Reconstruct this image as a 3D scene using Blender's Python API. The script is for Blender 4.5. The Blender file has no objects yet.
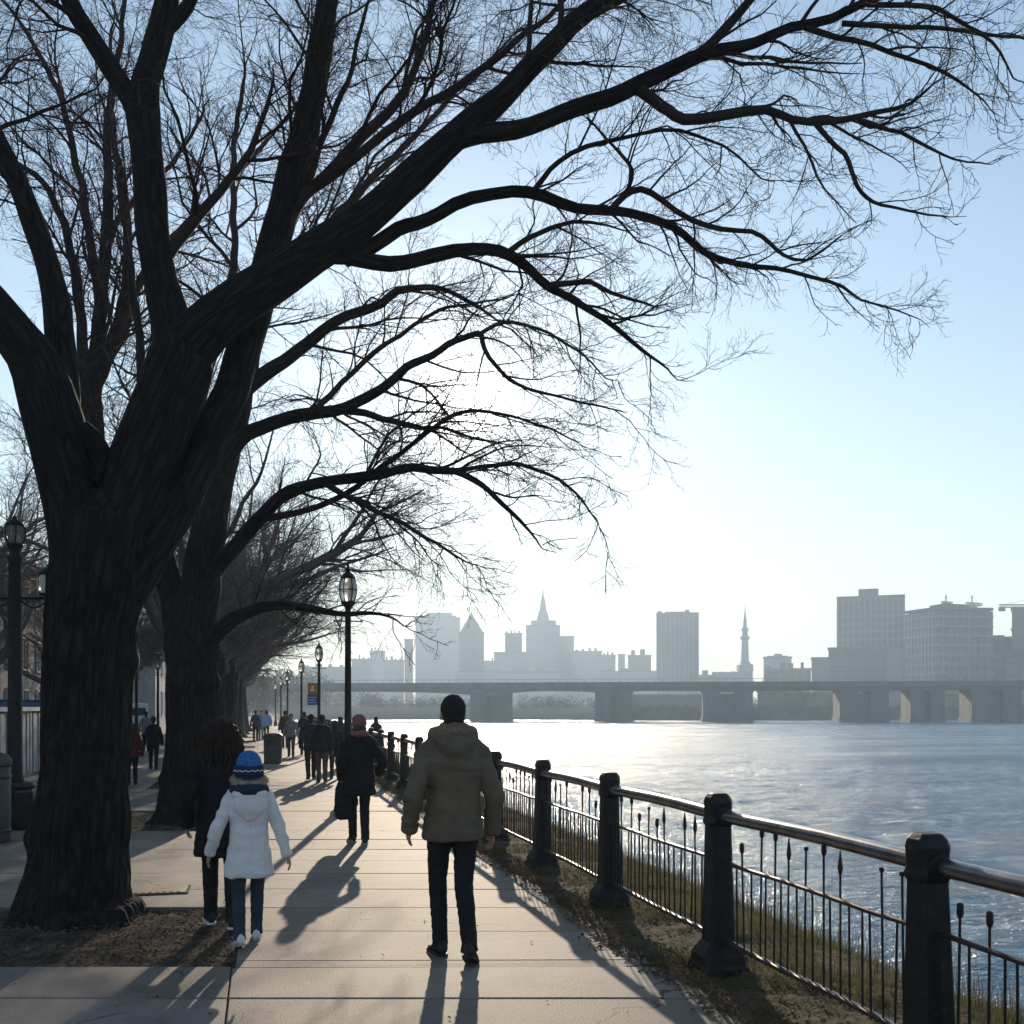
import bpy, bmesh, math, random
import numpy as np
from mathutils import Vector, Matrix, noise as mnoise

random.seed(7)
RNG = np.random.default_rng(11)
SC = bpy.context.scene
COL = SC.collection
R = math.radians

# ------------------------------------------------------------------ survey: image measurements -> places on the ground
EYE = 1.66
HOR = 707.0
TH = math.atan(0.25)
FW = Vector((math.sin(TH), math.cos(TH), 0))
RT = Vector((math.cos(TH), -math.sin(TH), 0))

def wp(px, py, D):
    u = (px - 512) / 1000.0; v = (HOR - py) / 1000.0
    p = FW * D + RT * (u * D)
    return Vector((p.x, p.y, EYE + v * D))

def gp(px, py, z=0.0):
    D = (EYE - z) * 1000.0 / (py - HOR)
    p = wp(px, py, D); p.z = z
    return p

def gd(px, D, z=0.0):
    p = wp(px, HOR, D); p.z = z
    return p

# ------------------------------------------------------------------ object helpers
def link(name, me, mat=None, parent=None, smooth=False):
    o = bpy.data.objects.new(name, me)
    COL.objects.link(o)
    if mat is not None:
        me.materials.clear(); me.materials.append(mat)
    if parent is not None:
        o.parent = parent
    if smooth:
        me.polygons.foreach_set('use_smooth', [True] * len(me.polygons))
    return o

def tag(o, label=None, cat=None, group=None, kind=None):
    if label: o['label'] = label
    if cat: o['category'] = cat
    if group: o['group'] = group
    if kind: o['kind'] = kind
    return o

def thing(name, label, cat, loc=(0, 0, 0), rz=0.0, group=None):
    o = bpy.data.objects.new(name, None); COL.objects.link(o)
    o.location = loc; o.rotation_euler = (0, 0, rz); o.empty_display_size = 0.2
    return tag(o, label, cat, group)

def copy_tree(o, parent=None):
    c = o.copy(); COL.objects.link(c)
    if parent is not None: c.parent = parent
    for ch in list(o.children):
        copy_tree(ch, c)
    return c

class MB:
    """collects vertices and faces for one mesh"""
    def __init__(s): s.v = []; s.f = []
    def add(s, vs, fs):
        b = len(s.v); s.v.extend([tuple(p) for p in vs]); s.f.extend([tuple(i + b for i in f) for f in fs]); return s
    def box(s, x0, x1, y0, y1, z0, z1, M=None):
        vs = [Vector(p) for p in ((x0,y0,z0),(x1,y0,z0),(x1,y1,z0),(x0,y1,z0),(x0,y0,z1),(x1,y0,z1),(x1,y1,z1),(x0,y1,z1))]
        if M: vs = [M @ p for p in vs]
        return s.add(vs, [(0,3,2,1),(4,5,6,7),(0,1,5,4),(1,2,6,5),(2,3,7,6),(3,0,4,7)])
    def loft(s, rings, cap=True):
        """rings: list of lists of equal length"""
        n = len(rings[0]); b = len(s.v)
        for r in rings: s.v.extend([tuple(p) for p in r])
        for i in range(len(rings) - 1):
            for k in range(n):
                a = b + i*n + k; c = b + i*n + (k+1) % n
                s.f.append((a, c, c + n, a + n))
        if cap:
            s.f.append(tuple(b + k for k in reversed(range(n))))
            s.f.append(tuple(b + (len(rings)-1)*n + k for k in range(n)))
        return s
    def lathe(s, prof, n=16, c=(0,0,0), phase=0.0, cap=True):
        rings = [[(c[0] + r*math.cos(2*math.pi*k/n + phase), c[1] + r*math.sin(2*math.pi*k/n + phase), c[2] + z) for k in range(n)] for r, z in prof]
        return s.loft(rings, cap)
    def tube(s, pts, rad, n=8, flat=None, cap=True):
        """tube along pts; rad scalar or list; entries may be (rx, ry) with rx along the side axis"""
        pts = [Vector(p) for p in pts]; N = len(pts)
        if not isinstance(rad, (list, tuple)): rad = [rad] * N
        side = None; rings = []
        for i, p in enumerate(pts):
            t = (pts[min(i+1, N-1)] - pts[max(i-1, 0)])
            if t.length < 1e-9: t = Vector((0,0,1))
            t.normalize()
            if side is None:
                ref = Vector(flat) if flat is not None else (Vector((1,0,0)) if abs(t.x) < .9 else Vector((0,1,0)))
                side = (ref - t * ref.dot(t)).normalized()
            else:
                side = (side - t * side.dot(t)).normalized()
            up = t.cross(side)
            r = rad[i]; rx, ry = r if isinstance(r, (tuple, list)) else (r, r)
            rings.append([p + side * (rx*math.cos(2*math.pi*k/n)) + up * (ry*math.sin(2*math.pi*k/n)) for k in range(n)])
        return s.loft(rings, cap)
    def ball(s, c, r, M=None, nu=14, nv=9):
        c = Vector(c); rx, ry, rz = (r, r, r) if not isinstance(r, (tuple, list)) else r
        rings = []
        for j in range(1, nv):
            ph = -math.pi/2 + math.pi*j/nv
            ring = [Vector((rx*math.cos(ph)*math.cos(2*math.pi*k/nu), ry*math.cos(ph)*math.sin(2*math.pi*k/nu), rz*math.sin(ph))) for k in range(nu)]
            if M: ring = [M @ p for p in ring]
            rings.append([c + p for p in ring])
        return s.loft(rings, True)
    def mesh(s, name='m'):
        me = bpy.data.meshes.new(name); me.from_pydata(s.v, [], s.f); me.update(); return me
    def build(s, name, mat=None, parent=None, smooth=False):
        return link(name, s.mesh(name), mat, parent, smooth)

def np_mesh(name, V, F):
    V = np.asarray(V, np.float32); F = np.asarray(F, np.int32)
    me = bpy.data.meshes.new(name)
    me.vertices.add(len(V)); me.vertices.foreach_set('co', V.ravel())
    k = F.shape[1]
    me.loops.add(F.size); me.loops.foreach_set('vertex_index', F.ravel())
    me.polygons.add(len(F)); me.polygons.foreach_set('loop_start', np.arange(0, F.size, k, dtype=np.int32))
    me.update(calc_edges=True)
    return me

def bevel_mesh(me, w, seg=1):
    bm = bmesh.new(); bm.from_mesh(me)
    bmesh.ops.bevel(bm, geom=list(bm.edges), offset=w, segments=seg, affect='EDGES', clamp_overlap=True)
    bm.to_mesh(me); bm.free(); return me

def fuse(name, mb, voxel, mat, parent, smooth=2, wrinkle=None):
    """overlapping closed pieces become one continuous skin"""
    me = mb.mesh('t'); o = bpy.data.objects.new('t', me); COL.objects.link(o)
    m = o.modifiers.new('r', 'REMESH'); m.mode = 'VOXEL'; m.voxel_size = voxel
    if smooth:
        q = o.modifiers.new('s', 'SMOOTH'); q.factor = .5; q.iterations = smooth
    dg = bpy.context.evaluated_depsgraph_get()
    out = bpy.data.meshes.new_from_object(o.evaluated_get(dg))
    bpy.data.objects.remove(o); bpy.data.meshes.remove(me)
    out.name = name
    if wrinkle:
        amp, sx, sz = wrinkle
        for v in out.vertices:
            p = v.co
            n1 = mnoise.noise(Vector((p.x*sx, p.y*sx, p.z*sz)))
            n2 = mnoise.noise(Vector((p.x*sx*2.3 + 9, p.y*sx*2.3, p.z*sz*1.7 + p.x*sx)))
            d = (1 - 2*abs(n1)) * amp + n2 * amp * .6
            v.co = p + v.normal * d
    return link(name, out, mat, parent, True)

# ------------------------------------------------------------------ materials
def nt_new(name):
    m = bpy.data.materials.new(name); m.use_nodes = True
    nt = m.node_tree; b = nt.nodes['Principled BSDF']
    return m, nt, b

def N(nt, typ, **kw):
    n = nt.nodes.new(typ)
    for k, v in kw.items():
        if k in n.inputs.keys() if isinstance(k, str) else False: n.inputs[k].default_value = v
        else: setattr(n, k, v)
    return n

def mat(name, col, rough=.7, metal=0., var=.25, scale=6., bump=0., bscale=40., stretch=(1,1,1), col2=None, spec=.5):
    m, nt, b = nt_new(name)
    L = nt.links
    tc = N(nt, 'ShaderNodeTexCoord'); mp = N(nt, 'ShaderNodeMapping'); mp.inputs['Scale'].default_value = stretch
    L.new(tc.outputs['Object'], mp.inputs['Vector'])
    nz = N(nt, 'ShaderNodeTexNoise'); nz.inputs['Scale'].default_value = scale; nz.inputs['Detail'].default_value = 6
    L.new(mp.outputs[0], nz.inputs['Vector'])
    rp = N(nt, 'ShaderNodeValToRGB')
    c = Vector(col); d = Vector(col2) if col2 else c * (1 - var)
    e = c if col2 else c * (1 + var)
    rp.color_ramp.elements[0].position = .32; rp.color_ramp.elements[1].position = .68
    rp.color_ramp.elements[0].color = (*d, 1); rp.color_ramp.elements[1].color = (*[min(1, x) for x in e], 1)
    L.new(nz.outputs['Fac'], rp.inputs[0]); L.new(rp.outputs[0], b.inputs['Base Color'])
    b.inputs['Roughness'].default_value = rough; b.inputs['Metallic'].default_value = metal
    b.inputs['Specular IOR Level'].default_value = spec
    if bump:
        n2 = N(nt, 'ShaderNodeTexNoise'); n2.inputs['Scale'].default_value = bscale; n2.inputs['Detail'].default_value = 8
        L.new(mp.outputs[0], n2.inputs['Vector'])
        bp = N(nt, 'ShaderNodeBump'); bp.inputs['Strength'].default_value = 1.0; bp.inputs['Distance'].default_value = bump
        L.new(n2.outputs['Fac'], bp.inputs['Height']); L.new(bp.outputs[0], b.inputs['Normal'])
    return m

def mat_bark(name, col):
    m, nt, b = nt_new(name); L = nt.links
    tc = N(nt, 'ShaderNodeTexCoord'); mp = N(nt, 'ShaderNodeMapping'); mp.inputs['Scale'].default_value = (1, 1, .16)
    ba = N(nt, 'ShaderNodeAttribute'); ba.attribute_name = 'grain'; L.new(ba.outputs['Vector'], mp.inputs['Vector'])
    vo = N(nt, 'ShaderNodeTexVoronoi'); vo.feature = 'DISTANCE_TO_EDGE'; vo.inputs['Scale'].default_value = 17
    nz = N(nt, 'ShaderNodeTexNoise'); nz.inputs['Scale'].default_value = 9; nz.inputs['Detail'].default_value = 8
    mx = N(nt, 'ShaderNodeMixRGB'); mx.inputs[0].default_value = .12
    L.new(mp.outputs[0], nz.inputs['Vector']); L.new(mp.outputs[0], mx.inputs[1]); L.new(nz.outputs['Color'], mx.inputs[2])
    L.new(mx.outputs[0], vo.inputs['Vector'])
    rp = N(nt, 'ShaderNodeValToRGB')
    c = Vector(col)
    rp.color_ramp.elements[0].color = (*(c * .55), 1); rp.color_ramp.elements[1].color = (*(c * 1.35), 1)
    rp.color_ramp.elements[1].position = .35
    L.new(vo.outputs['Distance'], rp.inputs[0]); L.new(rp.outputs[0], b.inputs['Base Color'])
    ad = N(nt, 'ShaderNodeMath', operation='ADD'); L.new(vo.outputs['Distance'], ad.inputs[0])
    n2 = N(nt, 'ShaderNodeTexNoise'); n2.inputs['Scale'].default_value = 60; n2.inputs['Detail'].default_value = 6
    L.new(mp.outputs[0], n2.inputs['Vector'])
    ml = N(nt, 'ShaderNodeMath', operation='MULTIPLY'); ml.inputs[1].default_value = .25; L.new(n2.outputs['Fac'], ml.inputs[0])
    L.new(ml.outputs[0], ad.inputs[1])
    bp = N(nt, 'ShaderNodeBump'); bp.inputs['Distance'].default_value = .09; bp.inputs['Strength'].default_value = 1.0
    L.new(ad.outputs[0], bp.inputs['Height']); L.new(bp.outputs[0], b.inputs['Normal'])
    b.inputs['Roughness'].default_value = .9; b.inputs['Specular IOR Level'].default_value = .2
    return m

def mat_concrete(name, col, amt=.16):
    m, nt, b = nt_new(name); L = nt.links
    tc = N(nt, 'ShaderNodeTexCoord')
    big = N(nt, 'ShaderNodeTexNoise'); big.inputs['Scale'].default_value = .9; big.inputs['Detail'].default_value = 5; big.inputs['Roughness'].default_value = .65
    fine = N(nt, 'ShaderNodeTexNoise'); fine.inputs['Scale'].default_value = 90; fine.inputs['Detail'].default_value = 4
    spots = N(nt, 'ShaderNodeTexVoronoi'); spots.inputs['Scale'].default_value = 1.9; spots.inputs['Randomness'].default_value = 1
    for n in (big, fine, spots): L.new(tc.outputs['Object'], n.inputs['Vector'])
    r1 = N(nt, 'ShaderNodeValToRGB'); c = Vector(col)
    r1.color_ramp.elements[0].position = .3; r1.color_ramp.elements[1].position = .7
    r1.color_ramp.elements[0].color = (*(c * (1 - amt*1.3)), 1); r1.color_ramp.elements[1].color = (*(c * (1 + amt)), 1)
    L.new(big.outputs['Fac'], r1.inputs[0])
    r2 = N(nt, 'ShaderNodeValToRGB'); r2.color_ramp.elements[0].position = .35; r2.color_ramp.elements[1].position = .65
    r2.color_ramp.elements[0].color = (.78, .78, .78, 1); r2.color_ramp.elements[1].color = (1.0, 1.0, 1.0, 1)
    L.new(fine.outputs['Fac'], r2.inputs[0])
    mu = N(nt, 'ShaderNodeMixRGB', blend_type='MULTIPLY'); mu.inputs[0].default_value = 1
    L.new(r1.outputs[0], mu.inputs[1]); L.new(r2.outputs[0], mu.inputs[2])
    r3 = N(nt, 'ShaderNodeValToRGB'); r3.color_ramp.elements[0].position = .02; r3.color_ramp.elements[1].position = .06
    r3.color_ramp.elements[0].color = (.55, .54, .52, 1); r3.color_ramp.elements[1].color = (1, 1, 1, 1)
    L.new(spots.outputs['Distance'], r3.inputs[0])
    m2 = N(nt, 'ShaderNodeMixRGB', blend_type='MULTIPLY'); m2.inputs[0].default_value = .7
    L.new(mu.outputs[0], m2.inputs[1]); L.new(r3.outputs[0], m2.inputs[2])
    # hairline cracks that wander and break off
    wob = N(nt, 'ShaderNodeTexNoise'); wob.inputs['Scale'].default_value = 3.5; wob.inputs['Detail'].default_value = 5
    L.new(tc.outputs['Object'], wob.inputs['Vector'])
    wm = N(nt, 'ShaderNodeMixRGB'); wm.inputs[0].default_value = .22; L.new(tc.outputs['Object'], wm.inputs[1]); L.new(wob.outputs['Color'], wm.inputs[2])
    ck = N(nt, 'ShaderNodeTexVoronoi'); ck.feature = 'DISTANCE_TO_EDGE'; ck.inputs['Scale'].default_value = .62; L.new(wm.outputs[0], ck.inputs['Vector'])
    ckl = N(nt, 'ShaderNodeMath', operation='LESS_THAN'); ckl.inputs[1].default_value = .0035; L.new(ck.outputs['Distance'], ckl.inputs[0])
    gate = N(nt, 'ShaderNodeTexNoise'); gate.inputs['Scale'].default_value = .7; L.new(tc.outputs['Object'], gate.inputs['Vector'])
    gl = N(nt, 'ShaderNodeMath', operation='GREATER_THAN'); gl.inputs[1].default_value = .55; L.new(gate.outputs['Fac'], gl.inputs[0])
    cg = N(nt, 'ShaderNodeMath', operation='MULTIPLY'); L.new(ckl.outputs[0], cg.inputs[0]); L.new(gl.outputs[0], cg.inputs[1])
    st = N(nt, 'ShaderNodeTexNoise'); st.inputs['Scale'].default_value = 2.2; st.inputs['Detail'].default_value = 9; st.inputs['Roughness'].default_value = .75
    L.new(tc.outputs['Object'], st.inputs['Vector'])
    str_ = N(nt, 'ShaderNodeValToRGB'); str_.color_ramp.elements[0].position = .50; str_.color_ramp.elements[1].position = .72
    str_.color_ramp.elements[0].color = (1, 1, 1, 1); str_.color_ramp.elements[1].color = (.58, .56, .54, 1); L.new(st.outputs['Fac'], str_.inputs[0])
    ms_ = N(nt, 'ShaderNodeMixRGB', blend_type='MULTIPLY'); ms_.inputs[0].default_value = 1; L.new(m2.outputs[0], ms_.inputs[1]); L.new(str_.outputs[0], ms_.inputs[2])
    mc_ = N(nt, 'ShaderNodeMixRGB'); mc_.inputs[2].default_value = (.05, .042, .035, 1); L.new(cg.outputs[0], mc_.inputs[0]); L.new(ms_.outputs[0], mc_.inputs[1])
    m2 = mc_
    at = N(nt, 'ShaderNodeVertexColor', layer_name='slab')
    m3 = N(nt, 'ShaderNodeMixRGB', blend_type='MULTIPLY'); m3.inputs[0].default_value = 1
    L.new(m2.outputs[0], m3.inputs[1]); L.new(at.outputs[0], m3.inputs[2])
    L.new(m3.outputs[0], b.inputs['Base Color'])
    b.inputs['Roughness'].default_value = .72
    b.inputs['Specular IOR Level'].default_value = .35
    bp = N(nt, 'ShaderNodeBump'); bp.inputs['Distance'].default_value = .004
    L.new(fine.outputs['Fac'], bp.inputs['Height']); L.new(bp.outputs[0], b.inputs['Normal'])
    return m

def mat_windows(name, wall, glass, bw, bh, mortar_w=.35, rough=.35):
    """facade with a regular pattern of windows"""
    m, nt, b = nt_new(name); L = nt.links
    tc = N(nt, 'ShaderNodeTexCoord'); sp = N(nt, 'ShaderNodeSeparateXYZ'); L.new(tc.outputs['Object'], sp.inputs[0])
    ad = N(nt, 'ShaderNodeMath', operation='ADD'); L.new(sp.outputs[0], ad.inputs[0]); L.new(sp.outputs[1], ad.inputs[1])
    cb = N(nt, 'ShaderNodeCombineXYZ'); L.new(ad.outputs[0], cb.inputs[0]); L.new(sp.outputs[2], cb.inputs[1])
    br = N(nt, 'ShaderNodeTexBrick'); br.offset = 0; br.squash = 1
    br.inputs['Scale'].default_value = 1; br.inputs['Brick Width'].default_value = bw; br.inputs['Row Height'].default_value = bh
    br.inputs['Mortar Size'].default_value = mortar_w; br.inputs['Mortar Smooth'].default_value = 0
    g = Vector(glass)
    br.inputs['Color1'].default_value = (*g, 1); br.inputs['Color2'].default_value = (*(g * 1.25), 1); br.inputs['Mortar'].default_value = (*wall, 1)
    L.new(cb.outputs[0], br.inputs['Vector']); L.new(br.outputs['Color'], b.inputs['Base Color'])
    b.inputs['Roughness'].default_value = rough
    return m

M = {}
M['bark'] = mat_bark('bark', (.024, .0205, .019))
M['hazetwig'] = mat('haze paled twig bark', (.13, .11, .10), .85, var=.2, spec=.2)  # twig bark for the far trees, lightened to put distance haze into its colour
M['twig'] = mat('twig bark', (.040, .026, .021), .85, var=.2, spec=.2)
M['concrete'] = mat_concrete('pavement concrete', (.262, .218, .18))
M['soil'] = mat('dark soil', (.085, .062, .045), .95, var=.5, scale=5, bump=.03, bscale=30, spec=.1)
M['verge'] = mat('dry verge soil', (.14, .105, .07), .95, scale=2.2, bump=.02, bscale=40, col2=(.055, .05, .022), spec=.1)
M['land'] = mat('land', (.16, .15, .13), .9, var=.2, scale=.2)
M['chip'] = mat('wood chip', (.12, .085, .06), .9, var=.5, scale=3, spec=.1)
M['leaf'] = mat('dead leaf', (.16, .10, .055), .85, var=.5, scale=3, spec=.15)
M['grass'] = mat('thin grass', (.095, .115, .035), .8, scale=1.5, col2=(.14, .11, .055), spec=.2)
M['stem'] = mat('dry stem', (.10, .075, .05), .85, var=.4, scale=4, spec=.15)
M['iron'] = mat('black painted iron', (.008, .008, .009), .5, var=.4, scale=14, bump=.0015, bscale=60, spec=.3)
M['ironrail'] = mat('worn iron rail', (.06, .045, .038), .33, .55, var=.4, scale=12, bump=.001, bscale=70)
M['pipe'] = mat('worn steel handrail', (.27, .25, .24), .27, .9, var=.3, scale=8, bump=.0008, bscale=60)
M['bin'] = mat('grey bin', (.045, .05, .058), .55, var=.25, scale=9)
M['binblack'] = mat('black bin', (.016, .016, .018), .35, var=.3, scale=9)
M['wallgrey'] = mat('grey wall panel', (.30, .31, .33), .7, var=.2, scale=3)
M['skin'] = mat('skin', (.42, .25, .18), .55, var=.1, scale=20)
M['skin_dark'] = mat('tan skin', (.30, .18, .125), .55, var=.1, scale=20)
M['hair_dark'] = mat('dark hair', (.014, .010, .008), .85, var=.4, scale=60, bump=.004, bscale=160)
M['hair_brown'] = mat('brown curls', (.045, .022, .013), .45, var=.4, scale=60)
M['olive'] = mat('olive jacket cloth', (.135, .108, .075), .85, var=.12, scale=9, bump=.0015, bscale=260, spec=.2)
M['olive_lining'] = mat('fleece collar', (.20, .15, .11), .95, var=.25, scale=30, bump=.006, bscale=120, spec=.1)
M['blackcloth'] = mat('black cloth', (.012, .012, .014), .85, var=.3, scale=9, bump=.001, bscale=220, spec=.2)
M['trouser'] = mat('black trousers', (.013, .013, .015), .8, var=.3, scale=9, bump=.001, bscale=220, spec=.25)
M['jeans'] = mat('blue jeans', (.035, .047, .072), .85, var=.25, scale=14, bump=.001, bscale=260, spec=.2)
M['navy'] = mat('navy cloth', (.018, .026, .052), .85, var=.3, scale=9, spec=.2)
M['whitecoat'] = mat('white quilted coat', (.74, .72, .72), .75, var=.06, scale=8, bump=.0015, bscale=160, spec=.25)
M['fur'] = mat('pale fur trim', (.55, .46, .36), .95, var=.3, scale=40, spec=.1)
M['beanie'] = mat('blue knit', (.045, .16, .38), .9, var=.25, scale=60, bump=.004, bscale=140, spec=.1)
M['beanie_dark'] = mat('dark blue knit', (.02, .045, .11), .9, var=.25, scale=60, bump=.004, bscale=140, spec=.1)
M['pinkknit'] = mat('dusty pink knit', (.24, .115, .10), .9, var=.25, scale=60, bump=.004, bscale=140, spec=.1)
M['shoe'] = mat('black leather', (.012, .011, .011), .65, var=.3, scale=20)
M['sneaker'] = mat('white sneaker', (.70, .69, .68), .6, var=.08, scale=20)
M['sole'] = mat('sole rubber', (.35, .34, .33), .7, var=.1, scale=20)
M['brownpants'] = mat('brown trousers', (.12, .07, .05), .85, var=.2, scale=9, spec=.2)
M['darkred'] = mat('dark red cloth', (.10, .018, .02), .85, var=.2, scale=9, spec=.2)
M['paleblue'] = mat('pale blue cloth', (.25, .38, .58), .8, var=.15, scale=9, spec=.2)
M['greycloth'] = mat('grey cloth', (.22, .22, .24), .85, var=.2, scale=9, spec=.2)
M['beige'] = mat('beige cloth', (.40, .33, .26), .85, var=.2, scale=9, spec=.2)
M['orange'] = mat('orange enamel', (.62, .22, .05), .5, var=.1, scale=4)
M['signblue'] = mat('blue enamel', (.06, .17, .42), .5, var=.1, scale=4)
M['signwhite'] = mat('pale enamel', (.85, .78, .65), .5, var=.05, scale=4)
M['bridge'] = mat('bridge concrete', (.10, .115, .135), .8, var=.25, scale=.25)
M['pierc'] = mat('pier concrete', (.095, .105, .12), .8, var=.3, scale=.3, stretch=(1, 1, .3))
M['stone'] = mat('quay stone', (.11, .11, .112), .85, var=.3, scale=.3)
M['roofgrey'] = mat('roof felt', (.16, .16, .17), .8, var=.2, scale=.2)
M['snow'] = mat('pale bank', (.13, .14, .15), 1.0, var=.15, scale=.08, spec=.0)
M['brick'] = mat('brick', (.24, .10, .07), .85, var=.25, scale=4)
M['vanblue'] = mat('van paint', (.04, .16, .36), .3, var=.05, scale=3)
M['vanwhite'] = mat('white van paint', (.68, .74, .76), .3, var=.05, scale=3)
M['tyre'] = mat('tyre rubber', (.015, .015, .015), .8, var=.2, scale=9)
M['crane'] = mat('crane steel', (.25, .22, .20), .6, var=.2, scale=1)
M['frame'] = mat('pale frame paint', (.55, .54, .52), .6, var=.1, scale=5)
def wear(m, col, lo, hi, scale):
    nt = m.node_tree; L = nt.links; b = nt.nodes['Principled BSDF']
    src = b.inputs['Base Color'].links[0].from_socket
    tc = N(nt, 'ShaderNodeTexCoord'); n = N(nt, 'ShaderNodeTexNoise'); n.inputs['Scale'].default_value = scale; n.inputs['Detail'].default_value = 8; n.inputs['Roughness'].default_value = .7
    oi = N(nt, 'ShaderNodeObjectInfo'); va = N(nt, 'ShaderNodeVectorMath', operation='ADD'); L.new(tc.outputs['Object'], va.inputs[0]); L.new(oi.outputs['Location'], va.inputs[1])
    L.new(va.outputs[0], n.inputs['Vector'])
    r = N(nt, 'ShaderNodeMapRange'); r.inputs['From Min'].default_value = lo; r.inputs['From Max'].default_value = hi; L.new(n.outputs['Fac'], r.inputs['Value'])
    mx = N(nt, 'ShaderNodeMixRGB'); mx.inputs[2].default_value = (*col, 1); L.new(r.outputs[0], mx.inputs[0]); L.new(src, mx.inputs[1]); L.new(mx.outputs[0], b.inputs['Base Color'])
wear(M['iron'], (.055, .028, .018), .60, .68, 7); wear(M['ironrail'], (.11, .05, .03), .5, .62, 9); wear(M['pipe'], (.13, .09, .07), .58, .70, 6)
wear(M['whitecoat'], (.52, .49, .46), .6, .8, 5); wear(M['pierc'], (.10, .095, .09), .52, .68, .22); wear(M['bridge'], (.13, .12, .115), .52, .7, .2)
def thin(m, amt):
    nt = m.node_tree; L = nt.links; b = nt.nodes['Principled BSDF']; o = nt.nodes['Material Output']
    tr = N(nt, 'ShaderNodeBsdfTranslucent'); mx = N(nt, 'ShaderNodeMixShader'); mx.inputs[0].default_value = amt
    L.new(b.inputs['Base Color'].links[0].from_socket, tr.inputs['Color'])
    L.new(b.outputs[0], mx.inputs[1]); L.new(tr.outputs[0], mx.inputs[2]); L.new(mx.outputs[0], o.inputs['Surface'])
thin(M['grass'], .55); thin(M['stem'], .35); thin(M['leaf'], .4); thin(M['hair_brown'], .3); thin(M['fur'], .4)
def mat_glass(name, col, rough=.08, trans=.0):
    m, nt, b = nt_new(name)
    b.inputs['Base Color'].default_value = (*col, 1); b.inputs['Roughness'].default_value = rough
    b.inputs['Transmission Weight'].default_value = trans; b.inputs['IOR'].default_value = 1.25
    nz = N(nt, 'ShaderNodeTexNoise'); nz.inputs['Scale'].default_value = 14
    rp = N(nt, 'ShaderNodeMapRange'); rp.inputs['To Min'].default_value = rough; rp.inputs['To Max'].default_value = rough + .15
    nt.links.new(nz.outputs['Fac'], rp.inputs['Value']); nt.links.new(rp.outputs[0], b.inputs['Roughness'])
    return m
M['lampglass'] = mat_glass('lantern glass', (.93, .88, .78), .15, .6)
M['darkglass'] = mat_glass('dark window glass', (.03, .04, .05), .08)

# ------------------------------------------------------------------ camera, sun, sky, haze
cam_d = bpy.data.cameras.new('camera'); cam = bpy.data.objects.new('camera', cam_d); COL.objects.link(cam)
cam.location = (0, 0, EYE); cam.rotation_euler = (R(90), 0, -TH)
cam_d.sensor_width = 36; cam_d.lens = 36 * 1000 / 1024; cam_d.shift_y = (HOR - 512) / 1024
cam_d.clip_start = .05; cam_d.clip_end = 6000
SC.camera = cam

SUNV = (FW + RT * ((463 - 512) / 1000) + Vector((0, 0, (HOR - 404) / 1000))).normalized()
ELEV = math.asin(SUNV.z); AZ = math.atan2(SUNV.x, SUNV.y)
sd = bpy.data.lights.new('sun', 'SUN'); sd.energy = SUN_E = 5.0; sd.angle = R(.55); sd.color = (1, .83, .63)
so = bpy.data.objects.new('sun', sd); COL.objects.link(so); so.location = (0, 0, 60)
so.rotation_euler = (-SUNV).to_track_quat('-Z', 'Y').to_euler()

w = bpy.data.worlds.new('World'); SC.world = w; w.use_nodes = True
nt = w.node_tree; L = nt.links; nt.nodes.clear()
out = N(nt, 'ShaderNodeOutputWorld'); bg = N(nt, 'ShaderNodeBackground')
sky = N(nt, 'ShaderNodeTexSky'); sky.sky_type = 'NISHITA'; sky.sun_disc = False
sky.sun_elevation = ELEV; sky.sun_rotation = AZ
sky.altitude = 0; sky.air_density = 1.0; sky.dust_density = 0.1; sky.ozone_density = 1.5
SKY_S = .14
tc = N(nt, 'ShaderNodeTexCoord'); nrm = N(nt, 'ShaderNodeVectorMath', operation='NORMALIZE')
L.new(tc.outputs['Generated'], nrm.inputs[0])
dt = N(nt, 'ShaderNodeVectorMath', operation='DOT_PRODUCT'); dt.inputs[1].default_value = SUNV
L.new(nrm.outputs[0], dt.inputs[0])
om = N(nt, 'ShaderNodeMath', operation='SUBTRACT'); om.inputs[0].default_value = 1.0; L.new(dt.outputs['Value'], om.inputs[1])
def lobe(k, amp):
    a = N(nt, 'ShaderNodeMath', operation='MULTIPLY'); a.inputs[1].default_value = -1.0 / k; L.new(om.outputs[0], a.inputs[0])
    e = N(nt, 'ShaderNodeMath', operation='EXPONENT'); L.new(a.outputs[0], e.inputs[0])
    s = N(nt, 'ShaderNodeMath', operation='MULTIPLY'); s.inputs[1].default_value = amp; L.new(e.outputs[0], s.inputs[0])
    return s
l1, l2, l3 = lobe(.0006, 26.0), lobe(.0045, 5.0), lobe(.06, .75)
ad = N(nt, 'ShaderNodeMath', operation='ADD'); L.new(l1.outputs[0], ad.inputs[0]); L.new(l2.outputs[0], ad.inputs[1])
ad2 = N(nt, 'ShaderNodeMath', operation='ADD'); L.new(ad.outputs[0], ad2.inputs[0]); L.new(l3.outputs[0], ad2.inputs[1])
glow = N(nt, 'ShaderNodeVectorMath', operation='SCALE'); glow.inputs[0].default_value = (1, .95, .88); L.new(ad2.outputs[0], glow.inputs['Scale'])
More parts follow.
